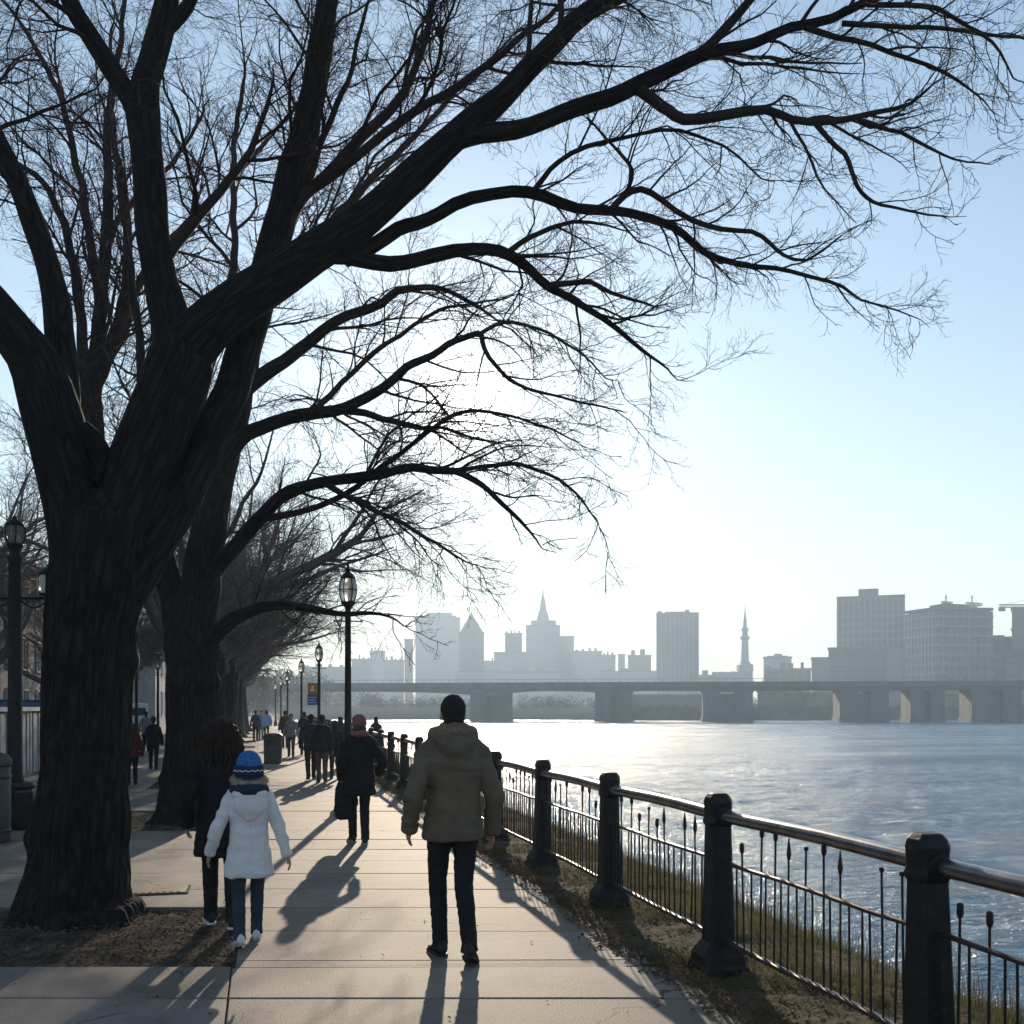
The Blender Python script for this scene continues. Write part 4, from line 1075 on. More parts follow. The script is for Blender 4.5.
# ------------------------------------------------------------------ bins
p = gd(-7, 12.3)
bn = thing('litter_bin', 'grey cylindrical litter bin cut by the left edge of the view', 'litter bin', (p.x, p.y, 0))
MB().lathe([(.19, 0), (.20, .03), (.20, .92), (.19, .93)], 24).build('body', M['bin'], bn, True)
MB().lathe([(.205, .93), (.212, .95), (.212, 1.0), (.18, 1.07), (.06, 1.11), (.01, 1.115)], 24).build('lid', M['bin'], bn, True)
for z in (.12, .78): MB().lathe([(.203, z), (.207, z+.005), (.207, z+.035), (.203, z+.04)], 24, cap=False).build('band', M['binblack'], bn, True)
p = gd(18, 13.9)
p.x += .03
bn = thing('litter_bin', 'short shiny black litter bin at the foot of the tall lamp post', 'litter bin', (p.x + .10, p.y - .36, 0))
MB().lathe([(.125, 0), (.135, .02), (.15, .5), (.152, .56)], 24).build('body', M['binblack'], bn, True)
MB().lathe([(.158, .56), (.165, .575), (.165, .61), (.15, .64), (.11, .65), (.10, .61)], 24).build('rim', M['binblack'], bn, True)
p = gd(273, 29.5)
bn = thing('litter_bin', 'boxy dark grey bin on the walk behind the curly haired woman', 'litter bin', (p.x, p.y, 0), -.05)
b = MB(); b.loft([sq(.46, 0, .1), sq(.5, .04, .1), sq(.52, .70, .1), sq(.54, .73, .1), sq(.54, .78, .1)]); b.build('body', M['bin'], bn)
b = MB(); b.loft([sq(.56, .78, .1), sq(.56, .82, .1), sq(.4, .88, .1), sq(.15, .90, .1)]); b.build('lid', M['binblack'], bn)
MB().box(-.17, .17, -.272, -.262, .55, .68).build('opening', M['binblack'], bn)

# ------------------------------------------------------------------ grey wall at the left, van, buildings behind
wl = thing('panel_wall', 'long low grey wall of upright panels with a pale coping at the left', 'wall', (-5.5, 13, 0))
for k in range(16):
    y = k*1.9
    b = MB()
    for q in range(6): b.box(-.04 + (.02 if q % 2 else 0), .04 + (.02 if q % 2 else 0), y + .06 + q*.302, y + .06 + q*.302 + .285, .06, 1.52)
    b.build('panel', M['wallgrey'], wl)
    MB().box(-.07, .075, y - .055, y + .055, 0, 1.56).build('post', M['wallgrey'], wl)
MB().box(-.10, .10, -.1, 16*1.9, 1.562, 1.66).build('coping', M['frame'], wl)
MB().box(-.09, .09, -.1, 16*1.9, -.04, .055).build('plinth', M['stone'], wl)

def wheel_parts(t, x, y, r):
    wv = MB()
    prof = [(r*.62, -.09), (r*.95, -.10), (r, -.06), (r, .06), (r*.95, .10), (r*.62, .09)]
    wv.lathe(prof, 20); wv.v = [(x + vz, y + vx, r + vy) for vx, vy, vz in wv.v]
    wh = wv.build('wheel', M['tyre'], t, True)
    rv = MB(); rv.lathe([(r*.6, -.085), (r*.5, -.095), (r*.15, -.11), (.01, -.11)], 16); rv.lathe([(r*.6, .085), (r*.5, .095), (r*.15, .11), (.01, .11)], 16)
    rv.v = [(x + vz, y + vx, r + vy) for vx, vy, vz in rv.v]
    rv.build('hub', M['frame'], wh, True)
def van(loc, rz, m_, label):
    t = thing('parked_van', label, 'van', loc, rz)
    prof = [(-2.2, .35), (-2.25, .9), (-2.2, 1.75), (-2.05, 1.92), (.9, 1.95), (1.15, 1.88), (1.75, 1.15), (2.15, 1.0), (2.3, .8), (2.3, .4), (2.2, .33)]
    rings = []
    for x, wd in ((-.88, .9), (-.92, 1.0), (.92, 1.0), (.88, .9)):
        rings.append([(x, yy*(1 if wd == 1 else .985), .35 + (z-.35)*(1 if wd == 1 else .97)) for yy, z in prof])
    MB().loft(rings).build('body', m_, t)
    for s in (-1, 1):
        b = MB(); x0, x1 = sorted((s*.918, s*.928))
        b.box(x0, x1, -1.9, -.55, 1.15, 1.7); b.build('side_window', M['darkglass'], t)
        b = MB(); b.box(x0, x1, -.4, .75, 1.15, 1.7); b.build('side_window', M['darkglass'], t)
        for yy in (-1.4, 1.5): wheel_parts(t, s*.86, yy, .33)
        MB().ball((s*.68, 2.27, .78), (.14, .06, .09)).build('headlight', M['frame'], t, True)
        MB().box(s*.8-.06, s*.8+.06, -2.29, -2.24, .9, 1.3).build('tail_light', M['darkred'], t)
    b = MB(); b.add([(-.78, 1.20, 1.86), (.78, 1.20, 1.86), (.82, 1.74, 1.20), (-.82, 1.74, 1.20), (-.78, 1.17, 1.83), (.78, 1.17, 1.83), (.82, 1.71, 1.17), (-.82, 1.71, 1.17)], [(0, 1, 2, 3), (7, 6, 5, 4), (0, 4, 5, 1), (1, 5, 6, 2), (2, 6, 7, 3), (3, 7, 4, 0)])
    b.build('windscreen', M['darkglass'], t)
    MB().box(-.75, .75, -2.262, -2.235, 1.2, 1.65).build('rear_window', M['darkglass'], t)
    return t
p = gd(33, 33); van((p.x, p.y, -.05), R(90), M['vanblue'], 'blue van parked behind the grey wall at the left')
p = gd(127, 62); van((p.x, p.y, -.05), R(15), M['vanwhite'], 'pale van parked far off in the gap between the two thick trunks')

def house(name, label, x0, x1, y0, y1, H, wall_m, floors, bays, cat='building', sash=True):
    t = thing(name, label, cat, (0, 0, 0))
    MB().box(x0, x1, y0, y1, -.1, H).build('wall', wall_m, t)
    b = MB(); b.box(x0-.25, x1+.25, y0-.25, y1+.25, H+.003, H+.35); b.box(x0-.12, x1+.12, y0-.12, y1+.12, H-.45, H-.001)
    b.v = [(vx, vy, vz) for vx, vy, vz in b.v]; b.build('roof', M['roofgrey'], t)
    fh = (H-.8)/floors
    for f in range(floors):
        for k in range(bays):
            yc = y0 + (y1-y0)*(k+.5)/bays; zc = .9 + f*fh
            wn = MB().box(x1+.004, x1+.05, yc-.6, yc+.6, zc, zc+fh*.58).build('window', M['darkglass'], t)
            b = MB()
            for (a, c, d, e) in ((yc-.7, yc-.6, zc-.1, zc+fh*.58+.1), (yc+.6, yc+.7, zc-.1, zc+fh*.58+.1), (yc-.6, yc+.6, zc-.1, zc), (yc-.6, yc+.6, zc+fh*.58, zc+fh*.58+.1), (yc-.03, yc+.03, zc, zc+fh*.58)):
                b.box(x1+.003, x1+.10, a, c, d, e)
            b.build('frame', M['frame'], wn)
    return t
house('brick_building', 'red brick building with pale window frames behind the lamp at the left edge', -24, -13.5, 22, 53, 8.6, M['brick'], 2, 9)
house('grey_building', 'plain grey building standing past the brick one behind the bare trees', -27, -13.0, 56, 92, 9.5, mat('grey render', (.2, .195, .2), .85, var=.15, scale=.6), 3, 10)
house('far_building', 'low stone building closing the far end of the left trees', -17, -9.6, 98, 135, 8.5, mat('stone render', (.25, .25, .27), .85, var=.15, scale=.6), 2, 9)
# ------------------------------------------------------------------ people
def ik(a, b, l1, l2, pole):
    a, b = Vector(a), Vector(b); d = b - a; L_ = min(d.length, (l1+l2)*.999)
    d.normalize(); x = (l1*l1 - l2*l2 + L_*L_)/(2*L_); h = math.sqrt(max(0, l1*l1 - x*x))
    pl = Vector(pole); pl = (pl - d*pl.dot(d)).normalized()
    return a + d*x + pl*h
def seg_pts(a, k, b, ra, rk, rb, n=4):
    pts = []; rad = []
    for i in range(n+1): t = i/n; pts.append(Vector(a).lerp(k, t)); rad.append(ra*(1-t) + rk*t)
    for i in range(1, n+1): t = i/n; pts.append(Vector(k).lerp(b, t)); rad.append(rk*(1-t) + rb*t)
    return pts, rad

def hand(mb, wrist, elbow, s, side, fwd=Vector((0, 1, 0)), curl=.5):
    """palm, four unequal fingers and a thumb; hangs from the wrist, back of the hand outwards"""
    w_ = Vector(wrist); d = (w_ - Vector(elbow)).normalized()
    f = (fwd - d*fwd.dot(d)).normalized()         # thumb side, forwards
    o = d.cross(f) * 1.0                            # palm normal
    inw = Vector((-side, 0, 0)); o = (inw - d*inw.dot(d) - f*inw.dot(f)).normalized()
    pc = w_ + d*(.05*s)
    mb.tube([w_ - d*.02*s, w_ + d*.015*s, pc, w_ + d*.088*s], [(.024*s, .02*s), (.03*s, .019*s), (.040*s, .017*s), (.036*s, .014*s)], 10, flat=f)
    for k, (off, ln) in enumerate(((.028, .072), (.010, .080), (-.009, .074), (-.027, .058))):
        b = w_ + d*.078*s + f*off*s; p0 = b; dirv = d.copy(); pts = [b - d*.02*s, b]
        for q in range(3):
            ang = curl*(.45 + .25*q); dirv = (dirv*math.cos(ang) + o*math.sin(ang)).normalized()
            o2 = o; p0 = p0 + dirv*ln*s*(.42, .33, .25)[q]; pts.append(p0.copy())
        mb.tube(pts, [.0095*s, .0095*s, .0088*s, .008*s, .0062*s], 7)
    b = w_ + d*.03*s + f*.03*s
    mb.tube([b - f*.012*s, b + f*.018*s + d*.02*s, b + f*.026*s + d*.045*s + o*.012*s, b + f*.024*s + d*.066*s + o*.022*s], [.013*s, .012*s, .0098*s, .007*s], 7)

from mathutils.bvhtree import BVHTree
def seams(t, g, s, dz, top, hem):
    """stitched yoke, centre and hem seams lying on the back of the garment"""
    tree = BVHTree.FromPolygons([v.co[:] for v in g.data.vertices], [p.vertices[:] for p in g.data.polygons])
    b = MB()
    def run(pts):
        hits = []
        for x_, z_ in pts:
            h = tree.ray_cast(Vector((x_*s, -2, z_*s)) + dz, Vector((0, 1, 0)))[0]
            if h is not None: hits.append(h + Vector((0, -.0012, 0)))
        if len(hits) > 2: b.tube(hits, .0034*s, 5)
    for q in (-.006, .006): run([(x_, 1.245 + q + .02*math.cos(x_*9)) for x_ in np.linspace(-.15, .15, 26)])
    run([(.004*math.sin(z_*9), z_) for z_ in np.linspace(hem + .01, 1.235, 40)])
    for q in (.03, .045): run([(x_, hem + q) for x_ in np.linspace(-.17, .17, 30)])
    for sx in (-1, 1): run([(sx*(.125 + .01*z_), z_) for z_ in np.linspace(hem + .01, 1.22, 36)])
    if b.v: b.build('seam', M[top], g)

def person(label, x, y, face, H=1.72, vox=.012, feet=((-.09, 0, 0), (.09, 0, 0)), wr=((-.27, .02, .84), (.27, .02, .84)),
           skin='skin', top='blackcloth', top_hem=.80, top_w=1.0, flare=1.0, pants='trouser', shoe='shoe', sole='sole', hair='hair_dark',
           hairstyle='short', hat=None, collar=None, group=None, head_turn=0., sleeve=1.0, leg_w=1.0, extra=None, lean=0., fine=False, coat=False, ptilt=(0, 0), curl=.5, hs=1., toe=(.14, -.14)):
    """joints in units of a 1.75 m figure, scaled to H"""
    s = H/1.75
    t = thing('person', label, 'person', (x, y, 0), face, group)
    V_ = lambda *a: Vector(a)*s
    hips = [V_(-.09, 0, .93), V_(.09, 0, .93)]
    ank = [Vector(f)*s + V_(0, 0, .085) for f in feet]
    drop = 0
    for h, a in zip(hips, ank):
        L2 = .858*s; hd = (Vector((h.x, h.y, 0)) - Vector((a.x, a.y, 0))).length
        drop = max(drop, h.z - (a.z + math.sqrt(max(.01, L2*L2 - hd*hd))))
    for h in hips: h.z -= drop
    dz = Vector((0, 0, -drop))
    sh = [V_(-.182*min(1.08, top_w), lean, 1.365) + dz, V_(.182*min(1.08, top_w), lean, 1.365) + dz]
    wrs = [Vector(w_)*s + dz for w_ in wr]
    kn = [ik(h, a, .44*s, .425*s, (0, 1, 0)) for h, a in zip(hips, ank)]
    el = [ik(a, w_, .30*s, .265*s, (.35*sd_, -1, .0)) for a, w_, sd_ in zip(sh, wrs, (-1, 1))]
    # --- the body, one continuous skin
    b = MB()
    def torso(mb, rows):
        rings = []
        for z, rx, ry, yo in rows:
            rings.append([Vector((rx*math.copysign(abs(math.cos(a))**.85, math.cos(a)), ry*math.sin(a) + yo + lean*max(0, (z-.9)/.53), z))*s + dz for a in [2*math.pi*k/24 for k in range(24)]])
        mb.loft(rings)
    torso(b, [(.86, .12, .09, 0), (.93, .155, .11, 0), (1.05, .135, .095, 0), (1.2, .15, .105, 0), (1.33, .16, .10, 0), (1.40, .13, .08, 0), (1.46, .065, .06, 0)])
    for i, sd_ in enumerate((-1, 1)):
        p_, r_ = seg_pts(hips[i], kn[i], ank[i], .078*s, .05*s, .036*s); b.tube(p_, r_, 12)
        p_, r_ = seg_pts(sh[i], el[i], wrs[i], .048*s, .036*s, .025*s); b.tube(p_, r_, 10)
        b.ball(sh[i], .05*s)
        hand(b, wrs[i], el[i], s*1.0, sd_, curl=curl)
        fp = ank[i]
        b.tube([fp + V_(0, -.03, -.02), fp + V_(0, .06, -.045), fp + V_(0, .13, -.06)], [(.03*s, .035*s), (.036*s, .03*s), (.032*s, .018*s)], 10)
    hc = Vector((0, lean*1.15*s + .015*s, 1.625*s)) + dz
    Rm = Matrix.Rotation(head_turn, 4, 'Z')
    def hp(x_, y_, z_): return hc + (Rm @ Vector((x_, y_, z_)))*(s*hs)
    b.tube([Vector((0, lean*s, 1.42*s)) + dz, Vector((0, lean*s, 1.50*s)) + dz, hp(0, -.01, -.05)], [.068*s, .058*s, .056*s], 14)
    Rh = Rm.to_3x3()
    b.ball(hp(0, -.01, .025), (.076*s, .094*s, .095*s), Rh, 20, 14)
    b.ball(hp(0, .02, -.045), (.058*s, .07*s, .075*s), Rh, 16, 10)
    b.ball(hp(0, .075, -.10), (.024*s, .022*s, .022*s), Rh)               # chin
    b.tube([hp(0, .086, .02), hp(0, .105, -.015), hp(0, .112, -.03), hp(0, .09, -.042)], [.009*s, .012*s, .016*s, .012*s], 8)   # nose
    for q in (-1, 1):
        b.ball(hp(q*.078, -.008, -.012), (.012*s, .022*s, .034*s), Rh)      # ears
        b.tube([hp(q*.012, .088, .035), hp(q*.052, .07, .035)], .010*s, 6)  # brows
        b.ball(hp(q*.032, .077, .012), (.013*s, .010*s, .010*s), Rh)        # eyes
    b.tube([hp(-.024, .083, -.072), hp(0, .092, -.069), hp(.024, .083, -.072)], .0075*s, 6)   # mouth
    fuse('body', b, max(vox*.55, .0062*s) if fine else vox*.75, M[skin], t, 1)
    # --- trousers
    b = MB(); lw = leg_w
    torso(b, [(.82, .13, .10, 0), (.88, .165*min(1, lw+.05), .122, 0), (.95, .165, .122, 0), (1.03, .155, .115, 0)])
    for i in range(2):
        a = ank[i] + V_(0, 0, .005); h = hips[i] + V_(0, 0, -.02)
        pts = [h, h.lerp(kn[i], .35), h.lerp(kn[i], .7), kn[i], kn[i].lerp(a, .3), kn[i].lerp(a, .65), a, a + V_(0, 0, -.035)]
        rad = [.092, .088, .075, .066, .064, .058, .056, .062]
        b.tube(pts, [(r*s*lw, r*s*lw*1.05) for r in rad], 14)
    fuse('trousers', b, vox*.9, M[pants], t, 2, (.0045*s, 9, 22) if fine else (.006*s, 7, 15))
    # --- shoes
    for i in range(2):
        f = ank[i]; pt = ptilt[i]; Rx = Matrix.Rotation(-toe[i] if False else toe[i], 3, 'Z') @ Matrix.Rotation(-pt, 3, 'X')
        q = lambda x_, y_, z_: f + (Rx @ Vector((x_, y_, z_)))*s
        rows = [(-.074, .022, -.02), (-.06, .035, .02), (-.01, .041, .035), (.04, .042, .005), (.09, .046, -.028), (.135, .045, -.042), (.17, .034, -.05), (.19, .015, -.056)]
        rings = []
        for yy, wd, zt in rows:
            ring = []
            for k in range(14):
                a = 2*math.pi*k/14; cz = math.sin(a)
                z_ = (-.072 + (zt+.072)*.5) + cz*(zt+.072)*.5
                ring.append(q(wd*math.cos(a)*(1 if cz < 0 else 1-.25*cz), yy, z_))
            rings.append(ring)
        so_ = MB().loft(rings).build('shoe', M[shoe], t, True)
        out_l = [(-.078, .02), (-.06, .036), (0, .04), (.06, .043), (.11, .049), (.15, .047), (.185, .03), (.20, .012)]
        poly = [(wd, yy) for yy, wd in out_l] + [(-wd, yy) for yy, wd in reversed(out_l)]
        MB().loft([[q(px_, py_, -.085) for px_, py_ in poly], [q(px_*1.02, py_*1.01, -.066) for px_, py_ in poly]]).build('sole', M[sole], so_)
    # --- jacket or coat
    b = MB(); k_ = top_w; fl = flare
    hem = top_hem
    rows = []
    prof = [(1.0, .0), ]
    for z, rx, ry in ((hem, .178*fl, .14*fl), (hem+.012, .188*fl, .148*fl), (hem + (.97-hem)*.5, .180*(1+fl)/2, .140*(1+fl)/2), (.99, .172, .135), (1.10, .165, .130), (1.22, .178, .135), (1.31, .184, .132), (1.375, .165, .118), (1.42, .125, .10), (1.46, .095, .088), (1.49, .078, .078)):
        if rows and z <= rows[-1][0]: continue
        rows.append((z, rx*k_, ry*k_, -.004))
    torso(b, rows)
    for i in range(2):
        pts, rad = seg_pts(sh[i] + V_((.02, -.02)[i], 0, -.01), el[i], wrs[i] + (wrs[i]-el[i]).normalized()*(.012*s), .062*s*k_*sleeve, .056*s*k_*sleeve, .045*s*k_*sleeve)
        b.tube(pts, rad, 14); b.ball(sh[i] + V_(0, 0, -.012), .058*s*k_); b.tube([V_((-.045, .045)[i], lean - .005, 1.455) + dz, sh[i].lerp(V_((-.045, .045)[i], lean, 1.455) + dz, .45) + V_(0, 0, .004), sh[i] + V_(0, 0, -.008)], [.062*s*k_, .062*s*k_, .056*s*k_], 12)
    if collar == 'hood':
        for q in range(9):
            a = -math.pi*.05 + math.pi*1.1*q/8
            b.ball(Vector((math.cos(a)*.12, -math.sin(a)*.085 - .01 + lean, 1.475 - .025*math.sin(a)))*s + dz, (.048*s, .048*s, .055*s))
        b.ball(Vector((0, -.10 + lean, 1.41))*s + dz, (.12*s, .06*s, .085*s))
    elif collar == 'stand':
        b.tube([Vector((0, lean, 1.45))*s + dz, Vector((0, lean+.004, 1.535))*s + dz], [.09*s, .082*s], 20)
    garment = fuse('coat' if coat else 'jacket', b, vox*.9, M[top], t, 2, (.012*s, 6, 13) if fine else (.008*s, 6, 10))
    # --- hair, hats
    if hairstyle == 'short':
        b = MB(); b.ball(hp(0, -.018, .033), (.082*s, .096*s, .10*s), Rh, 22, 14)
        b.ball(hp(0, -.05, -.035), (.064*s, .056*s, .07*s), Rh, 16, 10); b.ball(hp(0, -.04, -.08), (.052*s, .045*s, .05*s), Rh, 16, 10)
        o = fuse('hair', b, vox*.6, M[hair], t, 1, (.005*s, 60, 60))
    elif hairstyle == 'long':
        b = MB(); b.ball(hp(0, -.018, .03), (.088*s, .10*s, .105*s), Rh, 20, 12); b.ball(hp(0, -.06, -.07), (.09*s, .065*s, .12*s), Rh)
        fuse('hair', b, vox*.7, M[hair], t, 1, (.006*s, 25, 12))
    elif hairstyle == 'curly':
        b = MB(); rnd = random.Random(4)
        b.ball(hp(0, -.025, .02), (.09*s, .105*s, .11*s), Rh, 20, 12); b.ball(hp(0, -.05, -.09), (.105*s, .08*s, .11*s), Rh)
        b.ball(hp(.0, -.02, .06), (.075*s, .085*s, .075*s), Rh)
        hm_ = fuse('hair', b, vox*.7, M[hair], t, 1, (.012*s, 22, 22))
        c = MB()
        for q in range(620):
            th_ = rnd.uniform(0, 6.28)
            if math.sin(th_) > .62: continue
            ph_ = rnd.uniform(-.25, 1.45)                # where on the scalp the lock starts
            c0 = Vector((math.cos(th_)*math.cos(ph_)*.085, math.sin(th_)*math.cos(ph_)*.095 - .02, .03 + .085*math.sin(ph_)))
            ln = rnd.uniform(.20, .36); sp_ = rnd.uniform(.05, .105); tn = rnd.uniform(2, 4.5); am = rnd.uniform(.006, .016); p0_ = rnd.uniform(0, 6.28)
            pts = []
            for u in np.linspace(0, 1, 18):
                ox = math.cos(th_); oy = math.sin(th_)
                out_ = sp_*math.sin(min(1, u*1.25)*math.pi*.5) - .03*max(0, u-.75)
                zz = .03*math.sin(u*math.pi)*(1 if ph_ > .4 else .2) - ln*u**1.35
                pts.append(hp(c0.x + ox*out_ + am*math.cos(tn*6.28*u + p0_), c0.y + oy*out_*.8 + am*math.sin(tn*6.28*u + p0_), c0.z + zz))
            c.tube(pts, [.0042*s]*17 + [.001*s], 4)
        c.build('curls', M['hair_brown'], hm_)
    if hat == 'beanie':
        b = MB(); b.ball(hp(0, -.012, .035), (.098*s*hs, .112*s*hs, .115*s*hs), Rh, 24, 14)
        h_ = fuse('hat', b, vox*.6, M['beanie'], t, 1, (.0015*s, 60, 60))
        MB().lathe([(q_*s*hs*1.06, z_*s*hs) for q_, z_ in ((.085, -.06), (.100, -.055), (.108, -.01), (.107, .03), (.099, .036))], 28, c=tuple(hp(0, -.012, .0)), cap=False).build('hat_band', M['beanie_dark'], h_, True)
        c = MB()
        for q in range(30):
            a = 2*math.pi*q/30; z0 = -.012 + .012*(q % 2)
            p0 = hp(.115*math.cos(a), -.012 + .115*math.sin(a), z0); p1 = hp(.115*math.cos(a+.21), -.012 + .115*math.sin(a+.21), -.012 + .012*((q+1) % 2))
            c.tube([p0, p1], .004*s, 5)
        c.build('hat_pattern', M['signwhite'], h_)
    elif hat == 'knit':
        b = MB(); b.ball(hp(0, -.02, .045), (.098*s, .11*s, .10*s), Rh, 22, 12)
        h_ = fuse('hat', b, vox*.6, M['pinkknit'], t, 1, (.003*s, 50, 50))
        MB().lathe([(.09*s, -.03*s), (.102*s, -.028*s), (.104*s, .015*s), (.096*s, .02*s)], 24, c=tuple(hp(0, -.015, .01)), cap=False).build('hat_band', M['pinkknit'], h_, True)
    if fine: seams(t, garment, s, dz, top, hem)
    if extra: extra(t, s, dz, hp, wrs, el, sh)
    return t

def at(px, foot): 
    p = gp(px, foot); return p.x, p.y
DIR = 0.0

# the man in the olive jacket
def man_extra(t, s, dz, hp, wrs, el, sh):
    b = MB(); n = 22                                   # thick folded collar, lined
    ring = []
    for q in range(n+1):
        a = -.35 + (math.pi+.7)*q/n
        ring.append(Vector((math.cos(a)*.135, -math.sin(a)*.10 + .0, 1.515 + .012*math.sin(a) - .02*abs(math.cos(a))))*s + dz)
    b.tube(ring, [(.036*s, .048*s)]*(n+1), 10)
    b.tube([Vector((0, -.005, 1.46))*s + dz, Vector((0, -.012, 1.565))*s + dz], [.105*s, .092*s], 20)
    fuse('collar', b, .012, M['olive_lining'], t, 2, (.004, 14, 14))
    b = MB()                                           # back yoke seam, waist seam, cuffs
    for i in range(2):
        d = (wrs[i]-el[i]).normalized(); b.tube([wrs[i] - d*.035*s, wrs[i] + d*.014*s], [.060*s, .056*s], 14)
    b.build('cuff', M['olive'], t, True)
x, y = at(453, 958)
person('man in an olive jacket and black trousers walking away down the middle of the path', x, y, .06, 1.735, .012,
       feet=((-.06, .12, 0), (.045, -.26, .05)), wr=((-.285, .05, .87), (.285, .04, .835)), top='olive', top_hem=.80, top_w=1.07, flare=1.02, sleeve=1.02, toe=(.1, -.42),
       pants='trouser', shoe='shoe', sole='shoe', hairstyle='short', collar='hood', extra=man_extra, fine=True, leg_w=.92, ptilt=(0, .38))

# the child
def child_extra(t, s, dz, hp, wrs, el, sh):
    rnd = random.Random(2)
    c = MB(); core = MB(); n = 40; R0 = []
    for q in range(n):
        a = 2*math.pi*q/n; R0.append(Vector((math.cos(a)*.135, math.sin(a)*.115 - .02, 1.525 + .03*math.sin(a)))*s + dz)
    for q in range(n): core.tube([R0[q], R0[(q+1) % n]], .03*s, 8)
    f_ = fuse('fur_trim', core, .012, M['fur'], t, 1, (.008, 40, 40))
    for q in range(2600):
        p_ = R0[rnd.randrange(n)].lerp(R0[rnd.randrange(n)], 0); p_ = R0[(i0 := rnd.randrange(n))].lerp(R0[(i0+1) % n], rnd.random())
        d = Vector((rnd.gauss(0, 1), rnd.gauss(0, 1), rnd.gauss(0, 1))).normalized()
        c.tube([p_ + d*.02*s, p_ + d*.05*s + Vector((0, 0, rnd.uniform(-.015, .01)))*s], [.0022*s, .0006*s], 3, cap=False)
    c.build('fur', M['fur'], f_)
    b = MB(); b.tube([Vector((0, -.02, 1.43))*s + dz, Vector((0, -.025, 1.465))*s + dz, Vector((0, -.025, 1.50))*s + dz], [.182*s, .178*s, .15*s], 24)
    b.build('scarf', M['navy'], t, True)
    b = MB()                                            # the hood lying on the back
    b.ball(Vector((0, -.125, 1.32))*s + dz, (.15*s, .075*s, .14*s), None, 20, 12); b.ball(Vector((0, -.11, 1.41))*s + dz, (.165*s, .085*s, .06*s), None, 20, 12); b.ball(Vector((0, -.13, 1.22))*s + dz, (.08*s, .04*s, .07*s), None, 20, 12)
    fuse('hood', b, .011, M['whitecoat'], t, 2, (.004, 9, 9))
x, y = at(249, 944)
person('child in a white hooded coat, blue knit hat and jeans walking away', x, y, .10, 1.32, .010,
       feet=((-.095, -.14, .02), (.085, .17, 0)), wr=((-.345, .08, .845), (.345, -.04, .82)), top='whitecoat', top_hem=.64, top_w=1.0, flare=1.22, sleeve=1.02, coat=True, hs=1.2,
       pants='jeans', shoe='sneaker', sole='sole', hair='hair_brown', hairstyle='long', hat='beanie', collar=None, extra=child_extra, fine=True, leg_w=.94, ptilt=(.22, 0))

# the curly haired woman
x, y = at(221, 926)
person('woman with big curly brown hair in a long black coat walking close beside the child', x, y, .06, 1.575, .012,
       feet=((-.08, .14, 0), (.09, -.10, .0)), wr=((-.27, .05, .86), (.27, .0, .86)), top='blackcloth', top_hem=.60, top_w=1.06, flare=1.08, coat=True,
       pants='trouser', shoe='shoe', sole='sneaker', hairstyle='curly', collar='hood', fine=True)

# the woman in the dusty pink hat
def bag_extra(t, s, dz, hp, wrs, el, sh):
    b = MB(); b.ball(Vector((0, -.06, 1.50))*s + dz, (.13*s, .11*s, .05*s))
    fuse('scarf', b, .013, M['pinkknit'], t, 1, (.008, 20, 20))
x, y = at(359, 843)
wk = person('woman in a black coat and dusty pink knit hat walking toward the river lamp post', x, y, .06, 1.56, .013,
       feet=((-.06, .16, 0), (.07, -.10, 0)), wr=((-.24, .03, .90), (.28, .05, .95)), top='blackcloth', top_hem=.66, top_w=1.12, flare=1.08, coat=True, pants='trouser', shoe='shoe', sole='sole',
       hair='hair_brown', hairstyle='long', hat='knit', collar='stand', extra=bag_extra, fine=True)
bx = x - .19; by = y - .02
bg_ = thing('tote_bag', 'slack black tote bag hanging at the side of the woman in the pink hat', 'bag', (bx, by, 0), .1)
b = MB(); rings = []
for z, w_, d_ in ((.30, .07, .05), (.32, .095, .075), (.42, .105, .085), (.62, .10, .06), (.74, .08, .03)):
    rings.append([(w_*math.cos(2*math.pi*k/18), d_*math.sin(2*math.pi*k/18), z) for k in range(18)])
b.loft(rings); fuse('bag_body', b, .013, M['blackcloth'], bg_, 1, (.01, 9, 9))
b = MB()
for yy in (-.025, .025): b.tube([(-.06, yy, .73), (-.04, yy*.6, .80), (0, yy*.3, .83), (.04, yy*.6, .80), (.06, yy, .73)], .008, 6)
b.build('strap', M['blackcloth'], bg_, True)

